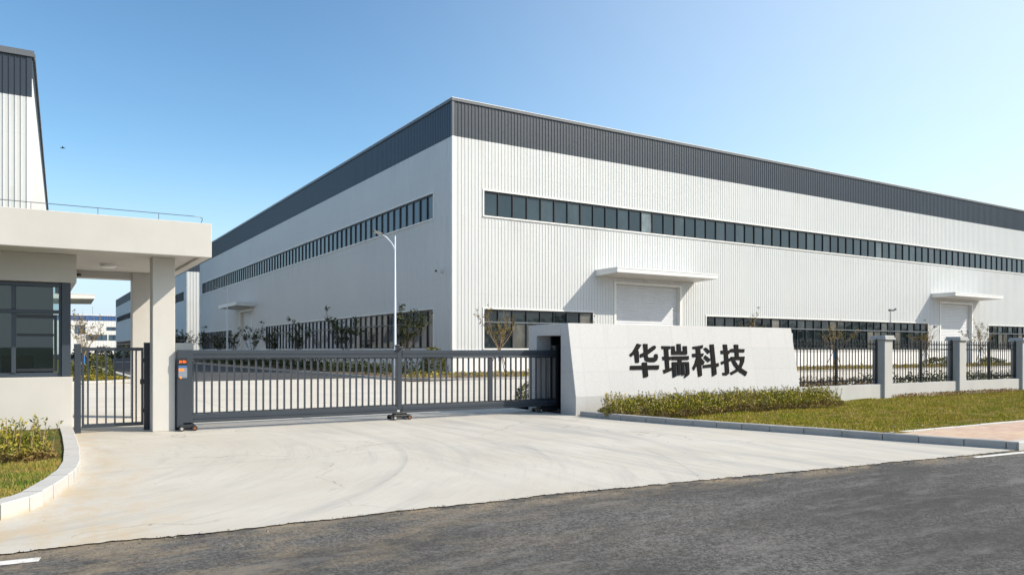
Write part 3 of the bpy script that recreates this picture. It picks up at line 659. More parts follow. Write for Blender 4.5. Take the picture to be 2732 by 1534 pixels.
b=MB(); bx(b,F4,.30,39.9,-74,-.35,0,18.6); b.build('backing_box',M['white_cladding'],lw)  # unseen box added inside the shell as a light block
ribbon_window(lw,S4,9.0,70,8.7,11.0,1.3,None,'window_frame','glass_side_upper',trim=False,bar=.12)
canopy(lw,S4,46.6,58.6,4.8,7.46,7.95,'trim_white')

# ------------------------------------------------------------------ gatehouse
gh=thing('gatehouse','cream rendered gatehouse with a deep flat canopy, dark framed corner windows and two pillars','gatehouse',(.6,16.9,0))
PL=M['plaster']
b=MB(); b.box(-7.5,15.5,3.37,2.92,15.68,4.02); b.box(2.74,15.682,3.37,2.92,20.6,4.02); b.box(-7.5,20.42,3.37,2.738,20.6,4.02); b.box(-7.5,15.682,3.42,2.738,20.418,3.62); b.build('canopy',PL,gh,bevel=.012)
b=MB(); b.box(.72,20.0,3.26,2.9,20.4,3.4185); b.build('roof_beam',PL,gh)
for y0,y1 in ((16.39,16.80),(19.95,20.36)):
    b=MB(); b.box(1.99,y0,0,2.40,y1,3.4185); b.build('pillar',PL,gh,bevel=.012)
b=MB(); b.box(-7.4,16.88,0,.655,17.12,1.09); b.box(.42,17.122,0,.655,20.35,1.09); b.build('lower_wall',PL,gh,bevel=.012)
b=MB(); b.box(-7.4,16.86,2.885,.72,17.14,3.4185); b.box(.44,17.142,2.885,.72,20.35,3.4185); b.build('upper_wall',PL,gh,bevel=.01)
b=MB(); b.box(-7.4,17.3,0,-7.2,20.3,3.4); b.box(-7.2,20.1,0,.4,20.3,3.4); b.box(-7.19,17.13,.0,.41,20.09,.06); b.build('rear_wall',M['room_wall'],gh)
dk=thing('desk','pale office desk standing behind the gatehouse window','desk',(-.9,17.7,.06))
b=MB(); b.box(-2.6,17.35,.98,.25,17.95,1.02); b.build('desk_top',M['desk_top'],dk)
for xx in (-2.55,-1.2,.14): b=MB(); b.box(xx,17.4,.06,xx+.06,17.9,.978); b.build('leg',M['room_wall'],dk)
mo=thing('monitor','dark computer monitor on the desk behind the gatehouse window','monitor',(-.25,17.75,1.02))
b=MB(); b.box(-.50,17.72,1.16,.02,17.76,1.49); b.build('screen',M['black_metal'],mo,bevel=.008)
b=MB(); b.box(-.28,17.761,1.045,-.20,17.79,1.30); b.box(-.36,17.68,1.022,-.12,17.84,1.044); b.build('stand',M['black_metal'],mo)
cb=thing('cabinet','tall pale filing cabinet at the back of the gatehouse room','cabinet',(-1.4,19.8,.06))
b=MB(); b.box(-1.9,19.6,.062,-.95,20.08,1.95); b.build('body',M['desk_top'],cb)
b=MB(); b.box(-1.88,19.58,.12,-1.435,19.598,1.9); b.box(-1.415,19.58,.12,-.97,19.598,1.9); b.build('door',M['desk_top'],cb)
gf=M['guard_frame']
b=MB(); b.box(.475,16.93,1.092,.625,17.09,2.883); b.box(.50,17.092,1.092,.6,20.3,1.2); b.build('corner_post',gf,gh,bevel=.006)
b=MB(); b.box(.54,17.1,1.202,.56,20.3,2.883); b.build('side_panel',gf,gh)  # opaque sheet added across the open side so the corner glass looks dark
f=MB(); y0,y1=16.99,17.07
f.box(-7.4,y0,1.094,.473,y1,1.17); f.box(-7.4,y0-.012,2.29,.473,y1,2.36); f.box(-7.4,y0,2.80,.473,y1,2.882); f.box(.43,y0+.002,1.172,.473,y1,2.288); f.box(.43,y0+.002,2.362,.473,y1,2.798)
for xx in (-.33,-1.10,-1.87,-2.64): f.box(xx,y0-.022,1.172,xx+.07,y1-.002,2.286); f.box(xx,y0-.022,2.364,xx+.07,y1-.002,2.798)
gw=f.build('window',gf,gh,bevel=.004)
s=MB(); s.box(-.25,y0+.03,1.20,.40,y0+.06,1.25); s.box(-.25,y0+.03,2.20,.40,y0+.06,2.27); s.box(.352,y0+.03,1.252,.40,y0+.06,2.198); s.box(-.25,y0+.03,1.86,.35,y0+.058,1.91); s.build('sliding_sash',M['window_frame'],gw)
g=MB()
for xa,xb in ((-.258,.428),(-1.03,-.332),(-1.80,-1.102),(-2.57,-1.872)):
    for za,zb in ((1.172,2.288),(2.362,2.80)):
        jj=random.uniform(-.004,.004); g.poly([(xa,y0+.062+jj,za),(xb,y0+.062-jj,za),(xb,y0+.060-jj,zb),(xa,y0+.060+jj,zb)])
g.build('pane',M['guard_glass'],gw)
# thin rail along the canopy parapet
b=MB(); pr=[(-7.4,15.6,4.15),(2.62,15.6,4.15),(2.72,15.63,4.148),(2.78,15.70,4.145),(2.80,15.8,4.12),(2.80,16.1,4.03)]
b.tube(pr,.007,6)
for xx in (-4.2,-2.8,-1.4,-.02,1.0,2.0): b.tube([(xx,15.6,4.02),(xx,15.6,4.15)],.006,5)
b.build('roof_rail',M['lamp_head_grey'],gh)
t_=thing('ceiling_light','round white dome light fixed under the gatehouse canopy','ceiling light',(1.37,18.3,3.42))
b=MB(); b.cyl((1.37,18.3,3.4185),(1.37,18.3,3.385),.165,28); b.build('base',M['white_plastic'],t_)
b=MB(); b.tube([(1.37,18.3,3.384),(1.37,18.3,3.36),(1.37,18.3,3.345),(1.37,18.3,3.338)],[.155,.145,.11,.04],28); b.build('diffuser',M['white_plastic'],t_,True)
t_=thing('security_camera','tiny black dome camera under the rear edge of the gatehouse canopy','camera',(.78,19.6,3.28))
b=MB(); b.tube([(.73,19.9,3.30),(.80,19.9,3.30),(.92,19.86,3.30)],[.03,.035,.03],10); b.build('body',M['black_metal'],t_,True)
b=MB(); b.cyl((.92,19.86,3.30),(.935,19.855,3.30),.022,10); b.build('lens',M['gate_dark'],t_)

# ------------------------------------------------------------------ pedestrian gate between gatehouse and pillar
pg=thing('pedestrian_gate','narrow dark grey barred metal gate standing between the gatehouse wall and the pillar','gate',(1.35,16.95,0))
gm=M['gate_metal']
GY=16.95
b=MB(); b.box(.683,GY-.06,0,.795,GY+.06,1.72); b.build('gate_post',gm,pg,bevel=.006)
b=MB(); b.box(1.90,GY-.055,0,2.01,GY+.055,1.75); b.build('gate_post',M['gate_dark'],pg,bevel=.006)
b=MB(); b.box(.81,GY-.03,1.585,1.89,GY+.03,1.65); b.box(.81,GY-.03,.095,1.89,GY+.03,.165); b.box(.81,GY-.028,.166,.85,GY+.028,1.584); b.box(1.85,GY-.028,.166,1.89,GY+.028,1.584); b.build('leaf_frame',gm,pg,bevel=.004)
for i in range(6):
    xx=.915+.155*i; b=MB(); b.box(xx-.015,GY-.015,.166,xx+.015,GY+.015,1.584); b.build('bar',gm,pg)
b=MB(); b.box(1.745,GY-.014,.166,1.772,GY+.014,1.584); b.build('bar',gm,pg)
b=MB(); b.box(1.825,GY-.06,.92,1.905,GY-.032,1.02); b.build('latch',M['black_metal'],pg)
for z in (.35,1.35):
    b=MB(); b.box(1.886,GY-.05,z,1.902,GY-.005,z+.08); b.build('hinge',M['black_metal'],pg)
# ------------------------------------------------------------------ sliding gate
sg=thing('sliding_gate','long dark grey barred sliding gate closing the driveway, with an orange display at one end','gate',(7,16.36,0))
def rail(x0,x1,z0,z1,name):
    b=MB(); h=z1-z0
    b.prism([(x0,16.28,z0),(x0,16.28,z0+h*.42),(x0,16.29,z0+h*.45),(x0,16.28,z0+h*.48),(x0,16.28,z1-.018),(x0,16.298,z1),(x0,16.412,z1),(x0,16.43,z1-.018),(x0,16.43,z0)],(x1-x0,0,0)); return b.build(name,gm,sg,bevel=0)
GX0,GXM,GX1=2.42,7.16,11.62
for a,c in ((2.70,7.10),(7.23,11.55)):
    rail(a,c,1.435,1.60,'top_rail'); rail(a,c,.15,.31,'bottom_rail')
    b=MB(); b.box(a,16.30,.32,c,16.41,.345); b.box(a,16.30,1.405,c,16.41,1.43); b.build('inner_rail',M['gate_dark'],sg)
b=MB(); b.box(2.42,16.27,.07,2.70,16.44,1.605); post=b.build('end_post',gm,sg,bevel=.008)
b=MB(); b.box(7.105,16.29,.22,7.225,16.42,1.62); b.build('middle_post',gm,sg,bevel=.008)
b=MB(); b.box(7.11,16.2,1.622,7.22,16.44,1.68); b.box(7.09,16.3,1.682,7.18,16.42,1.72); b.build('post_cap',M['black_metal'],sg,bevel=.01)
b=MB(); b.box(11.55,16.28,.14,11.64,16.43,1.66); b.build('end_post',M['gate_dark'],sg,bevel=.006)
b=MB(); b.box(11.53,16.26,1.662,11.66,16.45,1.72); b.build('post_cap',M['gate_dark'],sg,bevel=.006)
for i in range(30):
    xx=2.79+.1459*i; b=MB(); b.box(xx-.017,16.34,.346,xx+.017,16.375,1.404); b.build('bar',gm,sg)
for i in range(28):
    xx=7.34+.1518*i
    if i==15:
        b=MB(); b.box(xx-.05,16.31,.346,xx+.05,16.40,1.404); b.build('stile',gm,sg); continue
    b=MB(); b.box(xx-.017,16.34,.346,xx+.017,16.375,1.404); b.build('bar',gm,sg)
def carriage(x0,x1,zc,orange):
    b=MB(); b.box(x0,16.22,.05,x1,16.50,.115); b.box(x0+.06,16.27,.1165,x1-.06,16.45,.17); o=b.build('carriage',M['black_metal'],sg,bevel=.012)
    for k,xx in enumerate((x0+.03,x1-.03)):
        for yy in (16.175,16.505):
            w_=MB(); w_.cyl((xx,yy,.052),(xx,yy+.04,.052),.052,20); ww=w_.build('wheel',M['rubber'],sg)
            h_=MB(); yh=yy-.004 if yy<16.3 else yy+.034; h_.cyl((xx,yh,.052),(xx,yh+.01,.052),.028,16); h_.build('rim',M['rim_orange' if k else 'rim_silver'] if orange else M['rim_silver'],ww)
carriage(2.46,2.76,.06,True); carriage(6.98,7.40,.06,True); carriage(11.0,11.6,.06,False)
# info panel on the gate end post
b=MB(); b.box(2.43,16.252,1.30,2.597,16.27,1.435); dp=b.build('display',M['black_metal'],sg)
b=MB()
def glyph(x,z,w,h,bars):
    for (a,c,d,e) in bars: b.box(x+a*w,16.2475,z+c*h,x+d*w,16.2515,z+e*h)
G=[[(0,.8,1,.95),(0,.42,1,.56),(0,.05,1,.2),(.1,.2,.26,.42),(.7,.56,.86,.8)],[(.05,0,.22,1),(.4,.7,1,.86),(.4,.3,1,.46),(.6,0,.76,.3)],[(0,.84,1,1),(.1,.1,.28,.84),(.45,.1,.6,.84),(.78,.1,.94,.84),(0,0,1,.1)],[(0,.45,1,.6),(.42,0,.58,.45),(.42,.6,.58,1),(.05,.05,.3,.2)]]
for k in range(4): glyph(2.452+.0335*k+(.006 if k>1 else 0),1.343,.027,.052,G[k])
b.build('display_text',M['led_orange'],dp)
b=MB(); b.box(2.44,16.256,1.255,2.592,16.27,1.294); b.build('panel_strip',M['display_blue'],sg)
b=MB(); b.box(2.44,16.258,1.06,2.60,16.27,1.25); b.build('panel_strip',M['display_grey'],sg)
b=MB(); b.box(2.447,16.2535,1.187,2.54,16.2575,1.232); b.build('indicator',M['led_orange'],sg)
b=MB(); b.cyl((2.482,16.2575,1.055),(2.482,16.253,1.055),.021,16); b.build('indicator',M['led_orange'],sg)
b=MB()
for k in range(4): b.box(2.512+.021*k,16.2545,1.042,2.526+.021*k,16.258,1.070)
b.build('panel_mark',M['display_grey'],sg)
b=MB(); b.box(2.44,16.44,0,11.3,16.462,.018); b.box(2.44,16.30,0,11.3,16.322,.018); b.box(2.44,16.322,0,11.3,16.44,.004); tag(b.build('gate_track',M['rail_steel']),'steel ground track that the long sliding gate runs on','track')
b=MB(); b.box(2.43,16.60,0,2.78,16.85,1.74); o=b.build('gate_cabinet',M['mullion_grey'],bevel=.01); tag(o,'plain grey cabinet standing behind the display end of the sliding gate','cabinet')

# ------------------------------------------------------------------ granite sign wall
sw=thing('sign_wall','pale granite entrance wall with leaning front carrying four large black characters','sign wall',(15.5,15.2,0))
SX0,SX1=11.25,19.72
prof=[(15.0,0),(15.0,.45),(15.33,2.27),(15.63,2.27),(15.63,0)]
b=MB(); n=0
b.prism([(SX0,y,z) for y,z in prof],(SX1-SX0,0,0)); b.build('front_slab',M['granite_front'],sw,bevel=.008)
b=MB(); b.box(SX0,16.72,0,20.02,17.10,2.25); b.box(SX0+.0,15.632,1.97,SX1,16.718,2.262); b.box(SX1-.22,15.632,0,SX1-.003,16.718,1.968); b.build('rear_block',M['granite_side'],sw,bevel=.006)
b=MB(); b.box(SX1+.003,15.5,0,20.03,16.718,2.12); b.build('end_block',M['granite_front'],sw,bevel=.006)
b=MB(); b.box(SX0+.45,16.66,.002,SX1-.3,16.717,1.965); b.box(SX0+.45,15.635,.002,SX1-.3,15.69,1.965); b.build('slot_shade',M['black_metal'],sw)  # black sheets paint in the shade deep inside the gate slot
CH=[[[[13.416,1.769],[13.565,1.736],[13.431,1.604],[13.411,1.565],[13.277,1.484],[13.165,1.424],[13.115,1.484],[13.233,1.562],[13.334,1.668]],[[13.286,1.533],[13.422,1.59],[13.441,1.547],[13.406,1.271],[13.285,1.272]],[[13.631,1.761],[13.778,1.758],[13.734,1.432],[13.752,1.4],[13.969,1.406],[13.971,1.474],[14.018,1.496],[14.083,1.485],[14.09,1.409],[14.054,1.337],[13.983,1.288],[13.81,1.285],[13.688,1.301],[13.624,1.34],[13.615,1.433],[13.624,1.547]],[[13.479,1.49],[13.623,1.54],[13.768,1.611],[13.883,1.672],[13.987,1.716],[14.035,1.716],[14.065,1.666],[14.008,1.611],[13.777,1.493],[13.615,1.433],[13.474,1.402]],[[13.097,1.193],[14.094,1.195],[14.06,1.089],[13.081,1.095]],[[13.513,1.27],[13.561,1.277],[13.674,1.272],[13.663,0.914],[13.641,0.9],[13.502,0.885]]],[[[14.267,1.706],[14.585,1.703],[14.577,1.626],[14.279,1.63]],[[14.347,1.655],[14.5,1.655],[14.444,1.081],[14.314,1.068]],[[14.253,1.423],[14.553,1.421],[14.54,1.334],[14.258,1.336]],[[14.222,1.073],[14.553,1.134],[14.565,1.064],[14.24,0.975]],[[14.63,1.703],[14.745,1.704],[14.73,1.531],[14.599,1.483]],[[14.836,1.763],[14.975,1.763],[14.953,1.523],[14.811,1.523]],[[15.056,1.704],[15.198,1.705],[15.168,1.485],[15.045,1.53]],[[14.611,1.571],[15.184,1.571],[15.169,1.478],[14.599,1.478]],[[14.579,1.429],[15.217,1.435],[15.207,1.337],[14.583,1.334]],[[14.809,1.369],[14.945,1.368],[14.906,1.236],[14.781,1.237]],[[14.578,1.275],[15.188,1.274],[15.178,1.189],[14.568,1.195]],[[14.575,1.232],[14.701,1.23],[14.659,0.889],[14.541,0.869]],[[14.754,1.23],[14.86,1.229],[14.821,0.926],[14.714,0.928]],[[14.908,1.229],[14.996,1.228],[14.977,0.923],[14.864,0.925]],[[15.064,1.227],[15.184,1.226],[15.155,0.953],[15.106,0.91],[14.973,0.846],[14.972,0.898],[15.041,0.97]]],[[[15.412,1.687],[15.829,1.738],[15.798,1.648],[15.701,1.63],[15.436,1.63]],[[15.373,1.498],[15.818,1.504],[15.761,1.415],[15.366,1.409]],[[15.536,1.659],[15.701,1.659],[15.675,1.386],[15.634,0.903],[15.605,0.882],[15.493,0.87],[15.496,1.203]],[[15.528,1.43],[15.625,1.387],[15.511,1.202],[15.352,1.042],[15.308,1.12],[15.411,1.225]],[[15.644,1.408],[15.68,1.386],[15.802,1.264],[15.732,1.186],[15.686,1.208],[15.624,1.301]],[[15.839,1.641],[15.905,1.67],[15.962,1.648],[16.085,1.547],[15.983,1.493],[15.914,1.558]],[[15.859,1.454],[16.054,1.33],[15.948,1.259],[15.79,1.386]],[[16.099,1.754],[16.249,1.758],[16.206,0.929],[16.176,0.908],[16.031,0.871],[16.072,1.269]],[[15.732,1.182],[16.338,1.234],[16.336,1.143],[15.718,1.108]]],[[[16.5,1.583],[16.864,1.587],[16.84,1.491],[16.498,1.492]],[[16.629,1.756],[16.787,1.756],[16.778,1.498],[16.721,0.956],[16.676,0.913],[16.607,0.886],[16.453,0.896],[16.456,0.964],[16.564,0.959],[16.617,1.484]],[[16.448,1.266],[16.843,1.377],[16.847,1.288],[16.47,1.193]],[[16.887,1.62],[16.949,1.635],[17.487,1.624],[17.463,1.534],[16.866,1.542]],[[17.08,1.754],[17.247,1.754],[17.205,1.393],[17.06,1.394]],[[16.876,1.406],[17.432,1.411],[17.418,1.321],[16.879,1.317]],[[17.265,1.333],[17.447,1.407],[17.394,1.258],[17.243,1.081],[17.096,0.995],[16.81,0.897],[16.759,0.96],[17.034,1.058],[17.15,1.149],[17.232,1.237]],[[16.887,1.303],[17.021,1.305],[17.111,1.172],[17.262,1.066],[17.464,0.967],[17.381,0.857],[17.108,1.002],[16.96,1.166]]]]
def Ys(z): return 15.0+.33*(z-.45)/1.82
nv=Vector((0,-1.82,.33)).normalized()
for ch in CH:
    b=MB()
    for k,stq in enumerate(ch):
        base=[Vector((x,Ys(z),z))+nv*.003 for x,z in stq]; b.prism(base,nv*(.020+.0010*k))
    b.build('character',M['letter_black'],sw)

# ------------------------------------------------------------------ boundary wall, iron fence panels
bw=thing('boundary_wall','low grey rendered boundary wall with capped square pillars to the right of the sign','wall',(27,15.6,0))
WP=M['wall_plaster']; PX=[24.70,29.48,34.28,39.1]
for xx in PX:
    b=MB(); b.box(xx,15.38,-.3,xx+.46,15.84,1.95); o=b.build('pillar',WP,bw,bevel=.01)
    b=MB(); b.box(xx-.07,15.31,1.952,xx+.53,15.91,2.03); b.box(xx-.04,15.34,2.032,xx+.50,15.88,2.10); b.build('cap',M['cap_grey'],o,bevel=.008)
for a,c in zip([20.05]+[x+.46 for x in PX],PX+[44]):
    b=MB(); b.box(a+.002,15.48,-.3,c-.002,15.76,.43); b.build('low_wall',WP,bw,bevel=.008)
def fence_panel(x0,x1,label):
    t_=thing('fence_panel',label,'fence',((x0+x1)/2,15.62,.43),'spear topped iron fence panels along the boundary wall'); bm_=M['black_metal']
    for z in (.56,1.60,1.78):
        b=MB(); b.box(x0,15.605,z,x1,15.635,z+.038); b.build('rail',bm_,t_)
    n=round((x1-x0)/.168); xm=(x0+x1)/2
    for i in range(n):
        xx=x0+(i+.5)*(x1-x0)/n
        b=MB(); b.box(xx-.012,15.582,.46,xx+.012,15.6045,1.86); b.prism([(xx-.0125,15.583,1.861),(xx+.0125,15.583,1.861),(xx+.0125,15.608,1.861),(xx-.0125,15.608,1.861)],(0,0,.02))
        nn=len(b.v); b.v+=[(xx-.0125,15.583,1.882),(xx+.0125,15.583,1.882),(xx+.0125,15.608,1.882),(xx-.0125,15.608,1.882),(xx,15.595,1.96)]
        b.f+=[(nn,nn+1,nn+4),(nn+1,nn+2,nn+4),(nn+2,nn+3,nn+4),(nn+3,nn,nn+4),(nn+3,nn+2,nn+1,nn)]
        b.build('picket',bm_,t_)
    for xx in (xm,x1-.06):
        b=MB(); b.box(xx-.03,15.57,.431,xx+.03,15.65,1.92); b.tube([(xx,15.61,1.922),(xx,15.61,1.95),(xx,15.61,1.97),(xx,15.61,2.0)],[.036,.04,.025,.004],10); b.build('post',bm_,t_)
fence_panel(20.1,24.62,'black spear topped fence panel between the granite sign wall and the first capped pillar')
fence_panel(25.2,29.40,'black spear topped fence panel between the first and second capped pillars')
fence_panel(30.0,34.20,'black spear topped fence panel between the second and third capped pillars')
fence_panel(34.82,39.0,'black spear topped fence panel beyond the third capped pillar at the right edge')

# ------------------------------------------------------------------ street lamps
def lamp_proto():
    t_=thing('street_lamp','x','street lamp',(0,0,0))
    b=MB(); b.tube([(0,0,0),(0,0,.5),(0,0,7.9)],[.085,.078,.036],14); b.build('pole',M['lamp_pole_white'],t_,True)
    b=MB(); b.box(-.17,-.17,0,.17,.17,.03); b.build('base_plate',M['lamp_pole_white'],t_)
    b=MB(); b.tube([(0,0,7.1),(-.22,0,7.5),(-.52,0,7.78),(-.80,0,7.92)],[.03,.03,.028,.026],10); b.tube([(-.02,0,7.3),(-.12,0,7.38),(-.30,0,7.58)],.016,6); b.build('arm',M['lamp_pole_white'],t_,True)
    b=MB(); b.prism([(-.76,-.11,7.88),(-.76,.11,7.88),(-1.28,.13,8.03),(-1.28,-.13,8.03)],(-.02,0,.075)); h=b.build('lamp_head',M['lamp_head_grey'],t_,bevel=.02)
    b=MB(); b.prism([(-.84,-.08,7.897),(-.84,.08,7.897),(-1.22,.09,8.008),(-1.22,-.09,8.008)],(.004,0,-.014)); b.build('lens',M['white_plastic'],h)
    return t_
lp=lamp_proto()
for i,(x,y,l) in enumerate([(17.1,39.5,'tall white single arm street lamp before the near end of the shaded wall'),(17.0,82.3,'second street lamp along the kerb, in front of the far ribbon of ground floor windows'),(17.0,172,'farthest street lamp, glimpsed beside the gatehouse pillar against the farther warehouse')]):
    o=lp if i==0 else copy_tree(lp)
    o.location=(x,y,.05); o['label']=l; o['group']='street lamps along the inner road'
t_=thing('garden_lamp','slim grey post with small spotlights standing before the middle window ribbon','lamp post',(67.5,41.5,.05))
b=MB(); b.tube([(67.5,41.5,.05),(67.5,41.5,5.3)],[.045,.04],8); b.build('pole',M['lamp_head_grey'],t_)
b=MB(); b.tube([(67.5,41.5,5.25),(67.9,41.4,5.3),(68.15,41.35,5.42)],[.05,.09,.1],8); b.box(67.36,41.4,5.2,67.6,41.6,5.38); b.build('lamp_head',M['lamp_head_grey'],t_)

# ------------------------------------------------------------------ trees: staked saplings
def sapling(seed,h,spread,nlimb,leafn,leafsize,leaf_m,bark_m,wrap=True,fork=.33,tipbias=.5):
    r=np.random.default_rng(seed); t_=thing('sapling','x','tree',(0,0,0)); b=MB(); L=[]
    fz=h*fork; ox=r.normal(0,.03)
    b.tube([(0,0,-.05),(ox*.5,0,fz*.5),(ox,0,fz)],[.06,.052,.048],7)
    def limb(p,d,length,rad,depth):
        n=5; pts=[Vector(p)]; d=Vector(d).normalized()
        for i in range(n):
            d=(d+Vector(r.normal(0,.10,3))+Vector((0,0,.10))).normalized(); pts.append(pts[-1]+d*(length/n))
        b.tube(pts,[rad*(1-.72*i/n) for i in range(n+1)],5 if depth==0 else 4,False)
        if depth<2:
            for k in range(int(r.integers(3,6)) if depth==0 else int(r.integers(2,4))):
                i=int(r.integers(1,n)); a=r.uniform(0,2*PI); dd=(d+Vector((math.cos(a),math.sin(a),.15))*r.uniform(.45,.9)).normalized()
                limb(pts[i],dd,length*r.uniform(.32,.55),rad*.5,depth+1)
        for i in range(1,n+1):
            if r.random()<tipbias*(i/n)**1.5: L.append((pts[i],.10 if i==n else .06))
    for k in range(nlimb):
        a=2*PI*(k+r.uniform(-.25,.25))/nlimb; tilt=r.uniform(.25,1.)*spread
        limb((ox,0,fz-r.uniform(0,.12)*h*.3),(math.cos(a)*tilt,math.sin(a)*tilt,1),h*(1-fork)*r.uniform(.78,1.0)/math.sqrt(1+tilt*tilt*.4),.026,0)
    b.build('trunk',M[bark_m],t_,True)
    P=[]
    r.shuffle(L)
    while len(P)<leafn:
        p,s=L[int(r.integers(0,len(L)))] if True else L[0]
        for j in range(int(r.integers(3,9))): P.append((p.x+r.normal(0,s),p.y+r.normal(0,s),p.z+r.normal(0,s)))
    quads_mesh('crown',leaf_arr(np.array(P[:leafn]),leafsize,.62,.0,rs=r),leaf_m,t_)
    for k in range(3):
        a=2*PI*k/3+.4; s=MB(); s.tube([(math.cos(a)*.85,math.sin(a)*.85,0),(math.cos(a)*.03,math.sin(a)*.03,fz*1.12)],.028,6); s.build('stake',M['stake_wood'],t_)
    if wrap:
        s=MB(); s.tube([(0,0,fz*.55),(0,0,fz*.98)],[.075,.07],8); s.build('trunk_wrap',M['blue_wrap'],t_)
    return t_
def dead(o):
    for c in children(o): dead(c)
    bpy.data.objects.remove(o)
protoA=[sapling(s,4.6,1.7,7,l,.135,'tree_leaf','bark',fork=.34) for s,l in ((11,420),(12,380))]
protoB=[sapling(s,4.6,.95,7,l,.19,'dark_leaf','bark_in_shade',fork=.30,tipbias=.8) for s,l in ((21,620),(22,700),(23,560))]
TA=[(24.8,41.0,1.0,0,'bare branched staked sapling with blue trunk wrap by the sunlit warehouse corner'),
    (33.0,41.0,.78,1,'sparse young tree whose top twigs show just left of the nearer roller door'),
    (48.4,41.0,.98,1,'young tree whose leafy tip shows above the sign wall before the middle window ribbon'),
    (58.8,41.2,.94,0,'thin young tree standing behind the first fence panel, before the middle window ribbon'),
    (72.5,41.0,.9,1,'thin young tree behind the first capped pillar, before the end of the middle window ribbon'),
    (83.0,41.2,1.06,0,'young tree behind the third fence panel, right of the farther roller door')]
TB=[(20.3,45.0,1.0,0,'shade darkened staked sapling behind the middle post of the sliding gate'),
    (20.0,55.5,0.90,1,'second dark sapling from the warehouse corner, against the shaded ground floor windows'),
    (20.0,67.6,0.88,2,'dark sapling before the middle of the long shaded ground floor window ribbon'),
    (20.0,76,0.83,0,'dark sapling before the left part of the long shaded ground floor window ribbon'),
    (20.0,84,0.88,1,'bushy dark sapling just right of the shaded side roller door'),
    (20.0,92.5,0.86,2,'dark sapling standing straight in front of the shaded roller door'),
    (20.0,101,0.85,0,'dark sapling between the second street lamp and the shaded roller door'),
    (20.0,112,0.90,1,'dark sapling left of the second street lamp, before the far window ribbon'),
    (20.0,124,0.90,2,'dark sapling before the left end of the far shaded window ribbon'),
    (21.5,143,1.15,0,'leafy sapling in front of the sunlit end wall between the two warehouses')]
used=set()
def plant(protos,lst,group):
    for i,(x,y,s,k,l) in enumerate(lst):
        o=protos[k] if k not in used_local else copy_tree(protos[k])
        used_local.add(k)
        o.location=(x,y,.05); o.rotation_euler=(0,0,(i*1.37)%6.28); o.scale=(s,s,s); o['label']=l; o['group']=group
used_local=set(); plant(protoA,TA,'young trees along the sunlit warehouse front')
used_local=set(); plant(protoB,TB,'young trees along the shaded warehouse side')
ti=sapling(31,4.0,.75,8,420,.13,'tree_leaf','bark',fork=.30,tipbias=.6); ti.location=(2.9,58,.06); ti['label']='bare golden brown tree with leaning stakes seen above the narrow pedestrian gate'
# ------------------------------------------------------------------ shrubs and ground cover inside the yard
def bush(name,x,y,rad,h,n,leaf,m,label,group=None):
    r=np.random.default_rng(int(x*31+y*17)); d=r.normal(size=(n,3)); d/=np.linalg.norm(d,axis=1)[:,None]; d[:,2]=np.abs(d[:,2])*1.0; k=r.uniform(.55,1.,n)**.5
    bumps=np.array([1+.22*mnoise.noise((v[0]*2.2,v[1]*2.2,v[2]*2.2+x)) for v in d])
    P=np.stack([x+d[:,0]*rad*k*bumps,y+d[:,1]*rad*k*bumps,.05+d[:,2]*h*k*bumps],1); o=quads_mesh(name,leaf_arr(P,leaf,.55,.1,rs=r),m); return tag(o,label,'bush',group)
bush('round_bush',21.8,44.2,.95,1.75,2600,.14,'bush_leaf','rounded olive bush at the foot of the warehouse corner behind the sliding gate')
bush('round_bush',13.15,20.0,.42,.55,900,.075,'bush_leaf','small yellow green bush just behind the left end of the granite sign wall')
bush('round_bush',73.8,40.6,1.5,.85,1000,.17,'bush_leaf','broad grey green bush behind the second fence panel')
bush('round_bush',84.0,40.6,1.4,.8,900,.17,'bush_leaf','low olive bush behind the third fence panel by the farther roller door')
for i,(x,l) in enumerate([(7.5,'leftmost'),(11.0,'second from the left'),(14.5,'third from the left'),(18.0,'fourth from the left'),(21.5,'rightmost')]):
    bush('clipped_bush',x,157+i*.4,1.7,2.3,900,.32,'dark_leaf',l+' of the five dark clipped bushes across the far road end','dark clipped bushes at the end of the inner road')
bush('round_bush',3.2,49.5,.9,1.3,1300,.13,'bush_leaf','olive bush on the kerbed island behind the pedestrian gate')
bush('round_bush',1.9,45.6,.75,.9,1000,.12,'bush_leaf','low dark bush at the left of the kerbed island behind the pedestrian gate')
shrub_mass('ground_cover','yellow_leaf',[(-1,42.0),(1.8,42.2),(3.6,44.4)],1.9,.28,2600,.11,'yellow ground cover along the tip of the kerbed island behind the pedestrian gate','ground cover',.06,kind='stuff')
shrub_mass('ground_cover','yellow_leaf',[(120,36.1),(60,36.1),(30,36.1),(19.2,36.0),(17.8,36.5),(17.2,38)],1.3,.42,12000,.12,'yellow green ground cover strip along the kerb in front of the warehouse','ground cover',.05,kind='stuff')
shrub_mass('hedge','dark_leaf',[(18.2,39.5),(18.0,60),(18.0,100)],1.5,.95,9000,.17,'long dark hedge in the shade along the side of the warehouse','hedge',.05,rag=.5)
shrub_mass('ground_cover','rust_leaf',[(20.4,16.7),(25.5,16.7)],1.4,.68,4200,.08,'rusty brown ground cover just behind the first fence panel','ground cover',0.,kind='stuff')
shrub_mass('ground_cover','bush_leaf',[(25.2,16.75),(44,16.75)],1.4,.74,8500,.09,'green ground cover behind the second and third fence panels','ground cover',0.,kind='stuff')
b=MB(); b.poly([(11.4,15.6,.012),(60,15.6,.012),(60,17.7,.012),(20.3,17.7,.012),(20.1,17.1,.012),(11.4,17.1,.012)]); struct(b.build('planting_strip',M['soil'],fix=False))
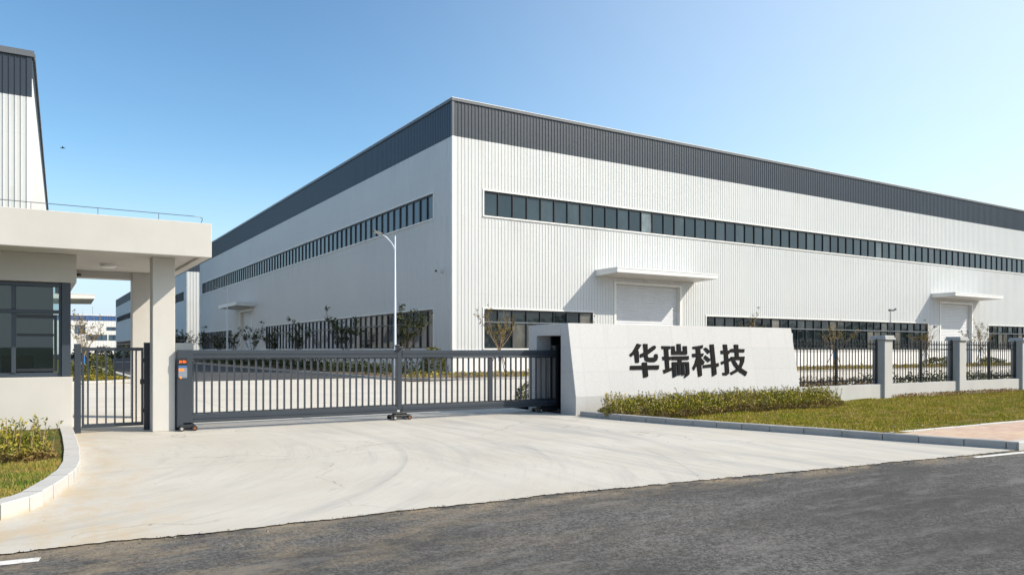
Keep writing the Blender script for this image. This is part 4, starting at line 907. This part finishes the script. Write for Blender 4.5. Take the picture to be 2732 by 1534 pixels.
# small stones and dry clods on the lawn
r=random.Random(5); b=MB()
for k in range(45):
    y=r.uniform(8.2,14.8); xx=r.uniform(11.6,30)
    if xx<kr_x(y)+.3 or y<WALK(xx)+.15: continue
    s=r.uniform(.008,.022); z=lawn_z(xx,y)+.01; b.tube([(xx-s,y,z),(xx-s*.3,y+s*.2,z+s*.5),(xx+s,y,z)],[s*.3,s*.75,s*.2],5)
tag(b.build('pebbles',M['kerb_stone_pale']),'scattered pale stones lying in the lawn grass','stones',kind='stuff')
# dry leaves lying about the driveway
P=[]
for k in range(420):
    xx=rng.uniform(-.3,11.5); y=rng.uniform(5.,15.8)
    if xx<kl_x(y)+.03 or xx>kr_x(y)-.03: continue
    if rng.random()>.18+.9*math.exp(-(xx-kl_x(y))*1.6): continue
    P.append((xx,y,.004))
P=np.array(P); Lf=leaf_arr(P,.04,.45,.0); Lf[:,:,2]=.004+np.abs(Lf[:,:,2]-.004)*.12
o=quads_mesh('dry_leaves',Lf,'rust_leaf'); tag(o,'dry brown leaf litter scattered over the concrete driveway','leaves',kind='stuff')
# a bird crossing the sky beside the left warehouse
t_=MB(); bc=Vector((2.03,69.55,17.4)); 
t_.tube([bc+Vector((-.20,0,.01)),bc+Vector((-.06,0,.02)),bc+Vector((.08,0,.03)),bc+Vector((.14,0,.04)),bc+Vector((.19,0,.03))],[.012,.035,.035,.025,.005],8)
for s in (-1,1): t_.prism([bc+Vector((.06,s*.02,.04)),bc+Vector((.02,s*.2,.09)),bc+Vector((-.08,s*.42,.06)),bc+Vector((-.06,s*.2,.07)),bc+Vector((-.05,s*.02,.03))],(0,0,.008))
tag(t_.build('bird',M['bird_dark']),'small dark bird gliding in the blue sky right of the left warehouse','bird')

shrub_mass('leaf_litter','rust_leaf',[(25.0,15.12),(28,15.0),(33,15.05)],.75,.13,2600,.05,'brown dead leaf litter heaped on the lawn along the foot of the boundary wall','leaves',-.03,kind='stuff')
# trees on the far side of the street, behind the camera: they darken the reflections in the ground floor windows
P=[];
for k in range(9000):
    xx=rng.uniform(55,420); h=7.5+3.5*mnoise.noise((xx*.055,0,0))+2.5*mnoise.noise((xx*.22,4,0)); P.append((xx,-46+rng.normal(0,2.2),h*rng.random()**.7))
o=quads_mesh('tree_belt',leaf_arr(np.array(P),1.25,.7,.1),'bush_leaf'); tag(o,'belt of dark green trees across the street, mirrored in the ground floor windows','trees',kind='stuff')

# grit and broken asphalt crumbs along the joint between road and driveway
r=np.random.default_rng(9); N=2600; xs=r.uniform(-2.6,13,N); off=-np.abs(r.normal(0,.16,N))+.03; sz=r.uniform(.002,.008,N)*(1+.8*(r.random(N)<.08))
V=[]
for xx,o_,s_ in zip(xs,off,sz):
    if mnoise.noise((xx*.8,3,0))*.5+.5<r.random()*.8: continue
    y=road_y(xx)+o_; z0=-.012 if o_<-.02 else .001; a=r.uniform(0,6.28); ca,sa=math.cos(a)*s_,math.sin(a)*s_
    c_=[(xx+ca,y+sa,z0),(xx-sa,y+ca,z0),(xx-ca,y-sa,z0),(xx+sa,y-ca,z0)]; tp=(xx,y,z0+s_*1.1)
    for i in range(4): V.append([c_[i],c_[(i+1)%4],tp])
o=quads_mesh('grit',np.array(V),'grit',n=3); tag(o,'grit and asphalt crumbs along the joint between road and concrete driveway','gravel',kind='stuff')
